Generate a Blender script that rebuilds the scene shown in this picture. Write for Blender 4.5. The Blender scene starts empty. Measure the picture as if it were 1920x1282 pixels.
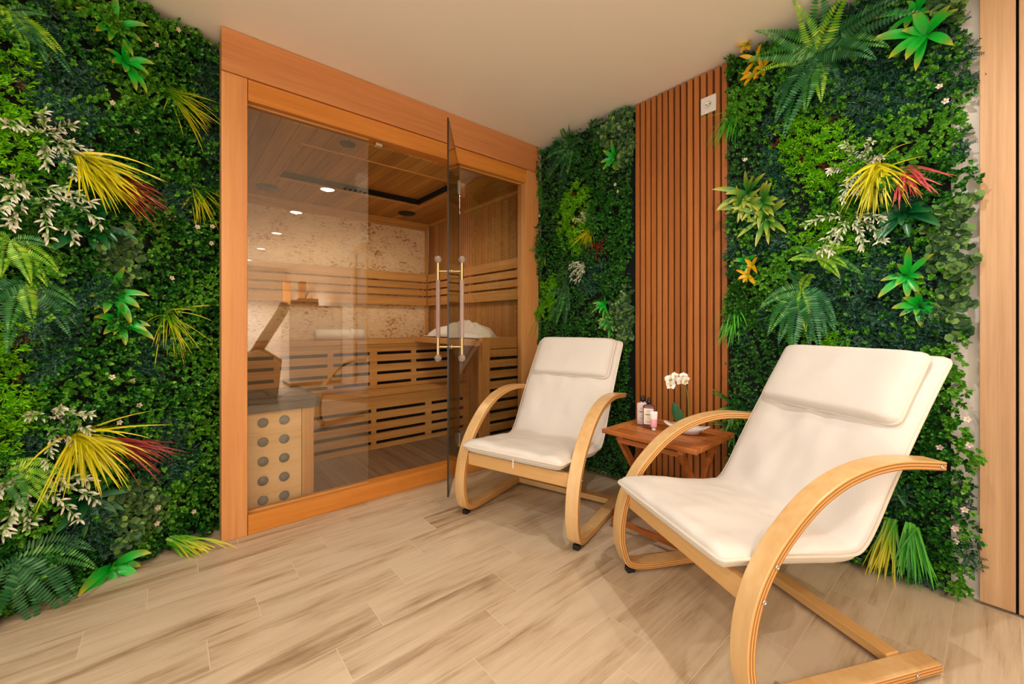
import bpy, bmesh, math, random
import numpy as np
from mathutils import Vector, Matrix
random.seed(7)
C = bpy.context.scene.collection
PI = math.pi

# ------------------------------------------------------------------ camera
FPX, HZ = 767.0, 607.0                # focal length and horizon row of the 1920x1282 frame
EYE = Vector((2.282, 0.0, 1.0)); YAW = math.radians(50)
cam_d = bpy.data.cameras.new('camera'); cam = bpy.data.objects.new('camera', cam_d); C.objects.link(cam)
cam.location = EYE; cam.rotation_euler = (PI/2, 0, YAW)
cam_d.sensor_fit = 'HORIZONTAL'; cam_d.sensor_width = 36; cam_d.lens = 36*FPX/1920
cam_d.shift_y = -(641-HZ)/1920; cam_d.clip_start = 0.02
bpy.context.scene.camera = cam
# ------------------------------------------------------------------ view, world
vs = bpy.context.scene.view_settings
vs.view_transform = 'Standard'; vs.look = 'None'; vs.gamma = 1; vs.use_curve_mapping = False
vs.exposure = 0.25
w = bpy.data.worlds.new('world'); bpy.context.scene.world = w; w.use_nodes = True
w.node_tree.nodes['Background'].inputs[0].default_value = (1.0, 0.965, 0.925, 1)
w.node_tree.nodes['Background'].inputs[1].default_value = 1.95
cyc = bpy.context.scene.cycles
cyc.max_bounces = 8; cyc.diffuse_bounces = 4; cyc.transparent_max_bounces = 12
cyc.sample_clamp_indirect = 6.0; cyc.caustics_reflective = False; cyc.caustics_refractive = False
LAMP_W = 36.0
CEIL = 2.36
LAMPS = [(2.0, 1.23), (3.14, 1.19), (4.6, 1.24), (6.22, 1.28), (7.9, 1.3),
         (1.15, -0.55), (2.6, -0.55), (4.1, -0.5), (6.0, -0.5), (7.9, -0.5)]
def lamp_light(x, y):
    l = bpy.data.lights.new('downlight_beam', 'SPOT'); l.energy = LAMP_W*(1 if x < 3.5 else 2.5 if x < 5 else 13); l.color = (1.0, 0.95, 0.90)
    l.spot_size = math.radians(165 if x < 3.5 else 115); l.spot_blend = 0.7; l.shadow_soft_size = 0.014
    o = bpy.data.objects.new('downlight_beam', l); C.objects.link(o); o.location = (x, y, CEIL-0.008)
for x, y in LAMPS: lamp_light(x, y)
# added warm fill below the ceiling recess, no fixture, brightens the sauna interior
l = bpy.data.lights.new('sauna_fill', 'SPOT'); l.energy = 22; l.color = (1.0, .84, .62); l.spot_size = math.radians(172); l.spot_blend = .6; l.shadow_soft_size = .12
o = bpy.data.objects.new('sauna_fill', l); C.objects.link(o); o.location = (-.69, 1.15, 2.04)
# ------------------------------------------------------------------ helpers
def lin(c):
    return tuple(((v/255)/12.92 if v/255 <= .04045 else ((v/255+.055)/1.055)**2.4) for v in c[:3])+(1,)
def ray(px, py):
    k = (px-960)/FPX
    return Vector((k*math.cos(YAW)-math.sin(YAW), k*math.sin(YAW)+math.cos(YAW), (HZ-py)/FPX))
def on_plane(px, py, p, n):
    d = ray(px, py); p = Vector(p); n = Vector(n)
    return EYE + d*((p-EYE).dot(n)/d.dot(n))
def tag(o, label=None, cat=None, group=None, kind=None):
    if label: o['label'] = label
    if cat: o['category'] = cat
    if group: o['group'] = group
    if kind: o['kind'] = kind
    return o
def thing(name, label, cat, loc=(0, 0, 0), rz=0, group=None):
    o = bpy.data.objects.new(name, None); C.objects.link(o); o.empty_display_size = .05
    o.location = loc; o.rotation_euler = (0, 0, rz)
    return tag(o, label, cat, group)
def copy_tree(o, parent=None):
    c = o.copy(); C.objects.link(c); c.parent = parent
    for ch in list(o.children): copy_tree(ch, c)
    return c

class MB:
    """collects shapes into one mesh"""
    def __init__(s): s.v = []; s.f = []; s.m = []; s.uv = None
    def add(s, v, f, m=0, M=None):
        b = len(s.v)
        for p in v: s.v.append(tuple(M @ Vector(p)) if M else tuple(p))
        for q in f: s.f.append(tuple(i+b for i in q)); s.m.append(m)
        return s
    def box(s, a, b, m=0, M=None):
        x0, y0, z0 = a; x1, y1, z1 = b
        v = [(x0,y0,z0),(x1,y0,z0),(x1,y1,z0),(x0,y1,z0),(x0,y0,z1),(x1,y0,z1),(x1,y1,z1),(x0,y1,z1)]
        return s.add(v, [(3,2,1,0),(4,5,6,7),(0,1,5,4),(1,2,6,5),(2,3,7,6),(3,0,4,7)], m, M)
    def prism(s, poly, z0, z1, m=0, M=None):
        n = len(poly)
        v = [(p[0], p[1], z0) for p in poly]+[(p[0], p[1], z1) for p in poly]
        f = [tuple(range(n-1, -1, -1)), tuple(range(n, 2*n))]+[(i, (i+1) % n, n+(i+1) % n, n+i) for i in range(n)]
        return s.add(v, f, m, M)
    def lathe(s, prof, n=24, m=0, M=None):
        v = []; f = []
        for r, z in prof:
            for k in range(n):
                a = 2*PI*k/n; v.append((r*math.cos(a), r*math.sin(a), z))
        for i in range(len(prof)-1):
            for k in range(n):
                f.append((i*n+k, i*n+(k+1) % n, (i+1)*n+(k+1) % n, (i+1)*n+k))
        f.append(tuple(range(n-1, -1, -1))); b = (len(prof)-1)*n; f.append(tuple(range(b, b+n)))
        return s.add(v, f, m, M)
    def tube(s, pts, r, n=8, m=0, closed=False, M=None):
        pts = [Vector(p) for p in pts]; N = len(pts); v = []; f = []
        up = Vector((0, 0, 1)); prev = None
        for i, p in enumerate(pts):
            if closed: d = pts[(i+1) % N]-pts[i-1]
            else: d = pts[min(i+1, N-1)]-pts[max(i-1, 0)]
            d.normalize()
            if prev is None:
                a = d.cross(up)
                if a.length < .1: a = d.cross(Vector((1, 0, 0)))
            else: a = prev-d*prev.dot(d)
            a.normalize(); prev = a; b = d.cross(a)
            rr = r[i] if isinstance(r, (list, tuple)) else r
            for k in range(n):
                t = 2*PI*k/n; v.append(tuple(p+a*math.cos(t)*rr+b*math.sin(t)*rr))
        for i in range(N if closed else N-1):
            j = (i+1) % N
            for k in range(n): f.append((i*n+k, i*n+(k+1) % n, j*n+(k+1) % n, j*n+k))
        if not closed: f += [tuple(range(n-1, -1, -1)), tuple(range((N-1)*n, N*n))]
        return s.add(v, f, m, M)
    def build(s, name, mats, parent=None, smooth=False, bevel=0, seg=2, sub=0, recalc=True):
        me = bpy.data.meshes.new(name); me.from_pydata(s.v, [], s.f)
        if not isinstance(mats, (list, tuple)): mats = [mats]
        for m in mats: me.materials.append(m)
        if len(mats) > 1: me.polygons.foreach_set('material_index', s.m)
        if s.uv:
            uvl = me.uv_layers.new(name='UVMap')
            for l in me.loops: uvl.data[l.index].uv = s.uv[l.vertex_index]
        if recalc:
            bm = bmesh.new(); bm.from_mesh(me); bmesh.ops.recalc_face_normals(bm, faces=bm.faces); bm.to_mesh(me); bm.free()
        if smooth: me.polygons.foreach_set('use_smooth', [True]*len(me.polygons))
        me.update()
        o = bpy.data.objects.new(name, me); C.objects.link(o); o.parent = parent
        if bevel:
            b = o.modifiers.new('bevel', 'BEVEL'); b.width = bevel; b.segments = seg; b.limit_method = 'ANGLE'
            if smooth is False:
                me.polygons.foreach_set('use_smooth', [False]*len(me.polygons))
        if sub: u = o.modifiers.new('sub', 'SUBSURF'); u.levels = u.render_levels = sub
        return o
def struct(o): o['kind'] = 'structure'; return o
def Rz(a): return Matrix.Rotation(a, 4, 'Z')
def T(*p): return Matrix.Translation(p)

# ------------------------------------------------------------------ materials
def newmat(name):
    m = bpy.data.materials.new(name); m.use_nodes = True
    nt = m.node_tree; return m, nt, nt.nodes['Principled BSDF'], nt.nodes, nt.links
def mat(name, col, rough=.5, metal=0, spec=.5, bump=0, bscale=200, emit=None, es=0, sheen=0):
    m, nt, b, N, L = newmat(name)
    b.inputs['Base Color'].default_value = lin(col); b.inputs['Roughness'].default_value = rough
    b.inputs['Metallic'].default_value = metal; b.inputs['Specular IOR Level'].default_value = spec
    if sheen: b.inputs['Sheen Weight'].default_value = sheen
    if emit: b.inputs['Emission Color'].default_value = lin(emit); b.inputs['Emission Strength'].default_value = es
    if bump:
        tc = N.new('ShaderNodeTexCoord'); n = N.new('ShaderNodeTexNoise'); n.inputs['Scale'].default_value = bscale
        n.inputs['Detail'].default_value = 3; L.new(tc.outputs['Object'], n.inputs['Vector'])
        bu = N.new('ShaderNodeBump'); bu.inputs['Strength'].default_value = bump; bu.inputs['Distance'].default_value = .002
        L.new(n.outputs['Fac'], bu.inputs['Height']); L.new(bu.outputs[0], b.inputs['Normal'])
    return m
def ramp(N, stops):
    r = N.new('ShaderNodeValToRGB'); e = r.color_ramp.elements
    e[0].position, e[0].color = stops[0][0], lin(stops[0][1]); e[1].position, e[1].color = stops[-1][0], lin(stops[-1][1])
    for p, c in stops[1:-1]: x = e.new(p); x.color = lin(c)
    return r
def math_n(N, L, op, a, b=None, c=None):
    n = N.new('ShaderNodeMath'); n.operation = op
    for i, v in enumerate((a, b, c)):
        if v is None: continue
        if isinstance(v, (int, float)): n.inputs[i].default_value = v
        else: L.new(v, n.inputs[i])
    return n.outputs[0]
def wood(name, c_dark, c_mid, c_light, axis='z', scale=1.0, rough=.45, island=.0, grooves=None, bump=.15, streak=14):
    """grain runs along axis; grooves = (axis letter, pitch) draws board joints"""
    m, nt, b, N, L = newmat(name)
    tc = N.new('ShaderNodeTexCoord'); mp = N.new('ShaderNodeMapping')
    s = {'x': (.55, streak, streak), 'y': (streak, .55, streak), 'z': (streak, streak, .55)}[axis]
    mp.inputs['Scale'].default_value = [v*scale for v in s]
    L.new(tc.outputs['Object'], mp.inputs['Vector'])
    n1 = N.new('ShaderNodeTexNoise'); n1.inputs['Scale'].default_value = 1.0; n1.inputs['Detail'].default_value = 5
    n1.inputs['Distortion'].default_value = .6
    n2 = N.new('ShaderNodeTexNoise'); n2.inputs['Scale'].default_value = 7.0; n2.inputs['Detail'].default_value = 3
    vec = mp.outputs[0]
    gi = N.new('ShaderNodeNewGeometry')
    if island:
        ad = N.new('ShaderNodeVectorMath'); ad.operation = 'ADD'; sc = N.new('ShaderNodeVectorMath'); sc.operation = 'SCALE'
        L.new(gi.outputs['Random Per Island'], sc.inputs['Scale']); sc.inputs[0].default_value = (37, 51, 43)
        L.new(mp.outputs[0], ad.inputs[0]); L.new(sc.outputs[0], ad.inputs[1]); vec = ad.outputs[0]
    L.new(vec, n1.inputs['Vector']); L.new(vec, n2.inputs['Vector'])
    f = math_n(N, L, 'MULTIPLY_ADD', n2.outputs['Fac'], .35, math_n(N, L, 'MULTIPLY', n1.outputs['Fac'], .65))
    if island:
        f = math_n(N, L, 'ADD', f, math_n(N, L, 'MULTIPLY_ADD', gi.outputs['Random Per Island'], island, -island/2))
    r = ramp(N, [(.32, c_dark), (.5, c_mid), (.68, c_light)]); L.new(f, r.inputs[0])
    col = r.outputs[0]
    if grooves:
        ax, pitch = grooves
        sp = N.new('ShaderNodeSeparateXYZ'); L.new(tc.outputs['Object'], sp.inputs[0])
        q = math_n(N, L, 'DIVIDE', sp.outputs['XYZ'.index(ax.upper())], pitch)
        fr = math_n(N, L, 'FRACT', q); g = math_n(N, L, 'LESS_THAN', fr, .035)
        fl = math_n(N, L, 'FLOOR', q); wn = N.new('ShaderNodeTexWhiteNoise'); wn.noise_dimensions = '1D'; L.new(fl, wn.inputs['W'])
        hs = N.new('ShaderNodeHueSaturation'); L.new(col, hs.inputs['Color'])
        L.new(math_n(N, L, 'MULTIPLY_ADD', wn.outputs['Value'], .3, .85), hs.inputs['Value'])
        mx = N.new('ShaderNodeMix'); mx.data_type = 'RGBA'; L.new(g, mx.inputs['Factor']); L.new(hs.outputs[0], mx.inputs['A'])
        mx.inputs['B'].default_value = lin([v*.45 for v in c_dark]); col = mx.outputs['Result']
    L.new(col, b.inputs['Base Color']); b.inputs['Roughness'].default_value = rough
    if bump:
        bu = N.new('ShaderNodeBump'); bu.inputs['Strength'].default_value = bump; bu.inputs['Distance'].default_value = .002
        L.new(f, bu.inputs['Height']); L.new(bu.outputs[0], b.inputs['Normal'])
    return m
def glass(name, tint, ior=1.5, rough=0.0):
    m = bpy.data.materials.new(name); m.use_nodes = True; nt = m.node_tree; N = nt.nodes; L = nt.links
    N.remove(N['Principled BSDF'])
    tr = N.new('ShaderNodeBsdfTransparent'); tr.inputs[0].default_value = tint+(1,)
    gl = N.new('ShaderNodeBsdfGlossy'); gl.inputs['Roughness'].default_value = rough
    g = N.new('ShaderNodeNewGeometry'); fr = N.new('ShaderNodeFresnel')
    L.new(math_n(N, L, 'MULTIPLY_ADD', g.outputs['Backfacing'], 1/ior-ior, ior), fr.inputs['IOR'])
    mx = N.new('ShaderNodeMixShader'); L.new(fr.outputs[0], mx.inputs[0]); L.new(tr.outputs[0], mx.inputs[1]); L.new(gl.outputs[0], mx.inputs[2])
    L.new(mx.outputs[0], N['Material Output'].inputs[0]); return m
def leafmat(name, stops, rough=.4, uv=False, spec=.5):
    """stops: colour ramp; driven by leaf-to-leaf variation or, with uv, from leaf base to tip"""
    m, nt, b, N, L = newmat(name)
    g = N.new('ShaderNodeNewGeometry'); r = ramp(N, stops)
    if uv:
        u = N.new('ShaderNodeUVMap'); s = N.new('ShaderNodeSeparateXYZ'); L.new(u.outputs[0], s.inputs[0])
        f = math_n(N, L, 'ADD', s.outputs[1], math_n(N, L, 'MULTIPLY_ADD', g.outputs['Random Per Island'], .5, -.25)); L.new(f, r.inputs[0])
    else: L.new(g.outputs['Random Per Island'], r.inputs[0])
    L.new(r.outputs[0], b.inputs['Base Color']); b.inputs['Roughness'].default_value = rough
    b.inputs['Specular IOR Level'].default_value = spec
    t = N.new('ShaderNodeBsdfTranslucent'); L.new(r.outputs[0], t.inputs[0])
    mx = N.new('ShaderNodeMixShader'); mx.inputs[0].default_value = .18
    L.new(b.outputs[0], mx.inputs[1]); L.new(t.outputs[0], mx.inputs[2]); L.new(mx.outputs[0], N['Material Output'].inputs[0])
    return m

M = {}
M['plaster'] = mat('plaster_white', (242, 234, 222), .8, bump=.1, bscale=60)
M['ceiling'] = mat('ceiling_paint', (250, 243, 232), .85)
M['header'] = wood('wood_header', (184, 116, 64), (200, 132, 78), (212, 146, 92), 'y', .9, .42)
M['rail'] = wood('wood_rail', (188, 112, 38), (206, 130, 50), (218, 146, 66), 'y', .7, .38)
M['post'] = wood('wood_post', (196, 126, 70), (212, 146, 86), (224, 162, 102), 'z', .7, .4)
M['bench'] = wood('wood_bench', (174, 120, 62), (198, 146, 80), (214, 166, 98), 'y', .8, .55)
M['bench_x'] = wood('wood_bench_side', (176, 120, 66), (200, 146, 84), (216, 164, 102), 'x', .8, .55)
M['bench_z'] = wood('wood_bench_post', (186, 130, 70), (206, 150, 86), (220, 168, 104), 'z', .8, .55)
M['sauna_ceil'] = wood('wood_sauna_ceiling', (152, 106, 44), (178, 130, 58), (200, 152, 76), 'x', .7, .6, grooves=('y', .088))
M['sauna_wall'] = wood('wood_sauna_wall', (160, 108, 58), (184, 130, 72), (202, 148, 86), 'z', .7, .6, grooves=('x', .095))
M['sauna_floor'] = wood('wood_sauna_floor', (104, 78, 54), (126, 98, 72), (146, 116, 88), 'x', .8, .6, grooves=('y', .075))
M['heater_wood'] = wood('wood_heater', (222, 180, 122), (238, 200, 144), (246, 212, 162), 'y', .5, .5)
M['slat'] = wood('wood_slat', (146, 84, 34), (174, 103, 46), (194, 122, 60), 'z', .8, .42, island=.12)
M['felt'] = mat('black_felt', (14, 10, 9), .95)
M['birch'] = wood('wood_birch', (204, 158, 102), (219, 177, 120), (230, 194, 140), 'z', .45, .33, bump=.05)
M['birch_edge_l'] = mat('birch_ply_light', (222, 170, 100), .45)
M['birch_edge_d'] = mat('birch_ply_dark', (168, 110, 52), .5)
M['birch_x'] = wood('wood_birch_rail', (200, 148, 86), (214, 166, 104), (226, 182, 122), 'x', .5, .35, bump=.05)
M['teak'] = wood('wood_teak', (150, 80, 32), (182, 106, 48), (208, 136, 72), 'x', .9, .38, island=.25)
M['oak'] = wood('wood_oak', (184, 142, 100), (200, 158, 114), (210, 170, 128), 'z', 1.3, .5, streak=22)
M['fabric'] = mat('cream_canvas', (224, 217, 208), .85, bump=.25, bscale=700, sheen=.2)
M['fabric2'] = mat('cream_canvas_piping', (226, 215, 198), .8)
M['towel'] = mat('white_towel', (236, 232, 224), .95, bump=.8, bscale=400, sheen=.3)
M['steel'] = mat('steel', (200, 200, 200), .25, 1)
M['brass'] = mat('brass', (204, 182, 136), .32, 1)
M['chrome'] = mat('chrome', (225, 220, 210), .12, 1)
M['rubber'] = mat('black_rubber', (14, 14, 15), .5)
M['black'] = mat('black_plastic', (12, 12, 13), .25)
M['speaker'] = mat('speaker_grille', (30, 28, 26), .7)
M['slate'] = mat('slate_dark', (66, 64, 66), .5, bump=.6, bscale=30)
M['stonecap'] = mat('pebble_inlay', (92, 98, 102), .45, bump=.3, bscale=40)
M['white'] = mat('white_plastic', (232, 226, 216), .35)
M['ceramic'] = mat('white_ceramic', (236, 226, 222), .2)
M['glass'] = glass('pane_glass', (.95, .93, .885), 1.9)
M['door_glass'] = glass('door_glass', (.88, .82, .69))
M['glass_edge'] = mat('glass_edge_dark', (20, 24, 18), .2)
M['crystal'] = mat('crystal', (226, 208, 200), .03, 0, .8); M['crystal'].node_tree.nodes['Principled BSDF'].inputs['Transmission Weight'].default_value = .65
M['acrylic'] = mat('acrylic', (206, 178, 172), .08, 0, .7); M['acrylic'].node_tree.nodes['Principled BSDF'].inputs['Transmission Weight'].default_value = .45
M['lens'] = mat('lamp_lens', (255, 250, 240), .4, emit=(255, 244, 226), es=14)

def floor_mat():
    m, nt, b, N, L = newmat('wood_look_tile')
    tc = N.new('ShaderNodeTexCoord'); sp = N.new('ShaderNodeSeparateXYZ'); L.new(tc.outputs['Object'], sp.inputs[0])
    W, LEN, SH = .151, .606, .1513
    qx = math_n(N, L, 'DIVIDE', math_n(N, L, 'SUBTRACT', sp.outputs[0], .214), W)
    row = math_n(N, L, 'FLOOR', qx); fx = math_n(N, L, 'FRACT', qx)
    yy = math_n(N, L, 'ADD', sp.outputs[1], math_n(N, L, 'MULTIPLY_ADD', row, SH, .06))
    qy = math_n(N, L, 'DIVIDE', yy, LEN); cell = math_n(N, L, 'FLOOR', qy); fy = math_n(N, L, 'FRACT', qy)
    # distance to joint in metres
    dx = math_n(N, L, 'MULTIPLY', math_n(N, L, 'MINIMUM', fx, math_n(N, L, 'SUBTRACT', 1, fx)), W)
    dy = math_n(N, L, 'MULTIPLY', math_n(N, L, 'MINIMUM', fy, math_n(N, L, 'SUBTRACT', 1, fy)), LEN)
    gr = math_n(N, L, 'LESS_THAN', math_n(N, L, 'MINIMUM', dx, dy), .0013)
    cb = N.new('ShaderNodeCombineXYZ'); L.new(row, cb.inputs[0]); L.new(cell, cb.inputs[1])
    wn = N.new('ShaderNodeTexWhiteNoise'); wn.noise_dimensions = '3D'; L.new(cb.outputs[0], wn.inputs['Vector'])
    off = N.new('ShaderNodeVectorMath'); off.operation = 'SCALE'; L.new(wn.outputs['Color'], off.inputs[0]); off.inputs['Scale'].default_value = 40
    mp = N.new('ShaderNodeMapping'); mp.inputs['Scale'].default_value = (20, 1.3, 1); L.new(tc.outputs['Object'], mp.inputs['Vector'])
    ad = N.new('ShaderNodeVectorMath'); L.new(mp.outputs[0], ad.inputs[0]); L.new(off.outputs[0], ad.inputs[1])
    n1 = N.new('ShaderNodeTexNoise'); n1.inputs['Scale'].default_value = 1; n1.inputs['Detail'].default_value = 7; n1.inputs['Roughness'].default_value = .62
    n1.inputs['Distortion'].default_value = .8; L.new(ad.outputs[0], n1.inputs['Vector'])
    mp2 = N.new('ShaderNodeMapping'); mp2.inputs['Scale'].default_value = (4.2, .9, 1); L.new(tc.outputs['Object'], mp2.inputs['Vector'])
    ad2 = N.new('ShaderNodeVectorMath'); L.new(mp2.outputs[0], ad2.inputs[0]); L.new(off.outputs[0], ad2.inputs[1])
    n2 = N.new('ShaderNodeTexNoise'); n2.inputs['Scale'].default_value = 1.4; n2.inputs['Detail'].default_value = 4; n2.inputs['Distortion'].default_value = 1.2; L.new(ad2.outputs[0], n2.inputs['Vector'])
    mp3 = N.new('ShaderNodeMapping'); mp3.inputs['Scale'].default_value = (70, 5, 1); L.new(tc.outputs['Object'], mp3.inputs['Vector'])
    ad3 = N.new('ShaderNodeVectorMath'); L.new(mp3.outputs[0], ad3.inputs[0]); L.new(off.outputs[0], ad3.inputs[1])
    n3 = N.new('ShaderNodeTexNoise'); n3.inputs['Scale'].default_value = 1.5; n3.inputs['Detail'].default_value = 5; n3.inputs['Roughness'].default_value = .7; L.new(ad3.outputs[0], n3.inputs['Vector'])
    f = math_n(N, L, 'MULTIPLY_ADD', n1.outputs['Fac'], .40, math_n(N, L, 'MULTIPLY_ADD', n3.outputs['Fac'], .22, math_n(N, L, 'MULTIPLY', n2.outputs['Fac'], .38)))
    f = math_n(N, L, 'ADD', f, math_n(N, L, 'MULTIPLY_ADD', wn.outputs['Value'], .06, -.03))
    r = ramp(N, [(.36, (148, 122, 94)), (.425, (178, 154, 124)), (.475, (196, 174, 145)), (.56, (208, 188, 160))]); L.new(f, r.inputs[0])
    mx = N.new('ShaderNodeMix'); mx.data_type = 'RGBA'; L.new(gr, mx.inputs['Factor']); L.new(r.outputs[0], mx.inputs['A']); mx.inputs['B'].default_value = lin((214, 194, 168))
    L.new(mx.outputs['Result'], b.inputs['Base Color']); b.inputs['Roughness'].default_value = .34
    bu = N.new('ShaderNodeBump'); bu.inputs['Strength'].default_value = .25; bu.inputs['Distance'].default_value = .002
    L.new(math_n(N, L, 'SUBTRACT', math_n(N, L, 'MULTIPLY', n1.outputs['Fac'], .4), gr), bu.inputs['Height']); L.new(bu.outputs[0], b.inputs['Normal'])
    return m
M['floor'] = floor_mat()
def stone_mat():
    m, nt, b, N, L = newmat('split_travertine')
    tc = N.new('ShaderNodeTexCoord'); mp = N.new('ShaderNodeMapping'); mp.inputs['Scale'].default_value = (1, 22, 52); L.new(tc.outputs['Object'], mp.inputs['Vector'])
    n = N.new('ShaderNodeTexNoise'); n.inputs['Scale'].default_value = 1.5; n.inputs['Detail'].default_value = 6; n.inputs['Roughness'].default_value = .6; L.new(mp.outputs[0], n.inputs['Vector'])
    n2 = N.new('ShaderNodeTexNoise'); n2.inputs['Scale'].default_value = 5; n2.inputs['Detail'].default_value = 3; L.new(tc.outputs['Object'], n2.inputs['Vector'])
    f = math_n(N, L, 'MULTIPLY_ADD', n2.outputs['Fac'], .35, math_n(N, L, 'MULTIPLY', n.outputs['Fac'], .65))
    r = ramp(N, [(.34, (150, 96, 48)), (.41, (192, 144, 92)), (.455, (228, 200, 160)), (.62, (240, 218, 182))]); L.new(f, r.inputs[0])
    L.new(r.outputs[0], b.inputs['Base Color']); b.inputs['Roughness'].default_value = .8
    bu = N.new('ShaderNodeBump'); bu.inputs['Strength'].default_value = .8; bu.inputs['Distance'].default_value = .008
    L.new(f, bu.inputs['Height']); L.new(bu.outputs[0], b.inputs['Normal']); return m
M['stone'] = stone_mat()

# leaves
M['box'] = leafmat('leaf_boxwood', [(0, (8, 52, 20)), (.45, (30, 106, 30)), (.8, (70, 156, 40)), (1, (110, 186, 62))])
M['boxb'] = leafmat('leaf_boxwood_bright', [(0, (58, 132, 24)), (.5, (96, 176, 36)), (1, (150, 212, 84))])
M['small'] = leafmat('leaf_fine', [(0, (18, 74, 26)), (.5, (44, 120, 38)), (.85, (84, 158, 52)), (1, (140, 190, 110))])
M['cyp'] = leafmat('leaf_cypress', [(0, (8, 50, 32)), (.6, (26, 88, 58)), (1, (76, 132, 104))])
M['lime'] = leafmat('leaf_lime', [(0, (70, 158, 8)), (.5, (118, 206, 16)), (1, (178, 232, 44))])
M['rust'] = leafmat('leaf_rust', [(0, (92, 44, 14)), (1, (150, 72, 30))])
M['euc'] = leafmat('leaf_eucalyptus', [(0, (52, 86, 56)), (.5, (78, 118, 68)), (.8, (110, 152, 74)), (1, (150, 190, 96))], .5)
M['long'] = leafmat('leaf_long', [(0, (16, 72, 18)), (.6, (50, 118, 30)), (1, (104, 164, 46))])
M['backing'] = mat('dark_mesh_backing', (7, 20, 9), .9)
M['ros'] = leafmat('leaf_rosette', [(0, (8, 160, 36)), (.55, (26, 196, 54)), (.8, (104, 170, 54)), (1, (196, 186, 40))], .28, True)
M['rosd'] = leafmat('leaf_dark_lily', [(0, (6, 66, 30)), (.6, (14, 92, 42)), (1, (46, 118, 60))], .3, True)
M['aga'] = leafmat('leaf_variegated', [(0, (24, 110, 30)), (.5, (84, 150, 50)), (.85, (166, 180, 60)), (1, (200, 196, 96))], .35, True)
M['agad'] = leafmat('leaf_variegated_dark', [(0, (14, 78, 24)), (.6, (52, 118, 44)), (1, (120, 150, 50))], .35, True)
M['ylw'] = leafmat('blade_yellow', [(0, (190, 190, 10)), (.5, (222, 210, 20)), (1, (232, 222, 60))], .35)
M['ylg'] = leafmat('blade_yellow_green', [(0, (70, 160, 20)), (.35, (150, 190, 16)), (.7, (214, 206, 20)), (1, (232, 216, 60))], .35, True)
M['red'] = leafmat('blade_red', [(0, (120, 24, 28)), (.5, (164, 46, 44)), (1, (188, 74, 66))], .35)
M['redp'] = leafmat('blade_coral', [(0, (110, 120, 60)), (.3, (190, 70, 70)), (1, (214, 92, 88))], .35, True)
M['grs'] = leafmat('blade_green', [(0, (30, 128, 14)), (.5, (72, 184, 32)), (1, (120, 214, 60))], .35)
M['orn'] = leafmat('leaf_orange_tip', [(0, (130, 170, 20)), (.45, (224, 186, 20)), (1, (240, 160, 16))], .35, True)
M['cream'] = leafmat('leaf_cream', [(0, (90, 140, 50)), (.4, (196, 206, 164)), (.7, (236, 228, 214)), (1, (240, 226, 216))], .4, True)
M['stem'] = mat('stem_green', (92, 130, 40), .5)
M['stemd'] = mat('stem_dark', (36, 84, 28), .5)
M['fernd'] = leafmat('frond_dark', [(0, (14, 84, 36)), (.6, (34, 112, 54)), (1, (84, 150, 92))], .35)
M['fernl'] = leafmat('frond_lime', [(0, (84, 158, 16)), (.6, (140, 198, 26)), (1, (184, 216, 70))], .4)
M['fernm'] = leafmat('frond_mid', [(0, (24, 104, 26)), (.6, (58, 140, 44)), (1, (120, 176, 90))], .4)
M['flw'] = mat('petal_pale', (236, 214, 204), .5)
M['flc'] = mat('petal_centre', (222, 190, 70), .5)

# ================================================================== THE SETTING
YW = 2.25
struct(MB().box((-2.1, -3.4, -.06), (9.1, 2.4, 0)).build('floor', M['floor']))
struct(MB().box((-2.1, -3.4, CEIL), (9.1, 2.4, CEIL+.08)).build('ceiling', M['ceiling']))
struct(MB().box((-2.1, YW, 0), (9.1, YW+.12, CEIL)).build('wall_back', M['plaster']))
struct(MB().box((9.0, -3.4, 0), (9.1, YW, CEIL)).build('wall_right', M['plaster']))
# angled wall that carries the left planting
LT = Vector((.41, -.912, 0)).normalized(); LN = Vector((.912, .41, 0)).normalized()
LO = Vector((-.133, .174, 0)) - LN*.075
a = LO+LT*-.05; b_ = LO+LT*1.75
struct(MB().add([tuple(a), tuple(b_), tuple(b_-LN*.1), tuple(a-LN*.1), *[(p.x, p.y, CEIL) for p in (a, b_, b_-LN*.1, a-LN*.1)]],
    [(3,2,1,0),(4,5,6,7),(0,1,5,4),(1,2,6,5),(2,3,7,6),(3,0,4,7)]).build('wall_left', M['plaster']))
# oak doors beside the planting: leaf 1 and the edge of leaf 2
d1 = struct(MB().box((2.236, YW-.035, .012), (2.318, YW+.0, CEIL-.004)).build('trim_1', M['oak'], bevel=.002))
d2 = struct(MB().box((2.3245, YW-.035, .012), (3.15, YW+.0, CEIL-.15)).build('door_1', M['oak'], bevel=.002))
struct(MB().box((2.318, YW-.012, .0), (2.3245, YW+.0, CEIL-.004)).build('trim_2', M['felt']))

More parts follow.
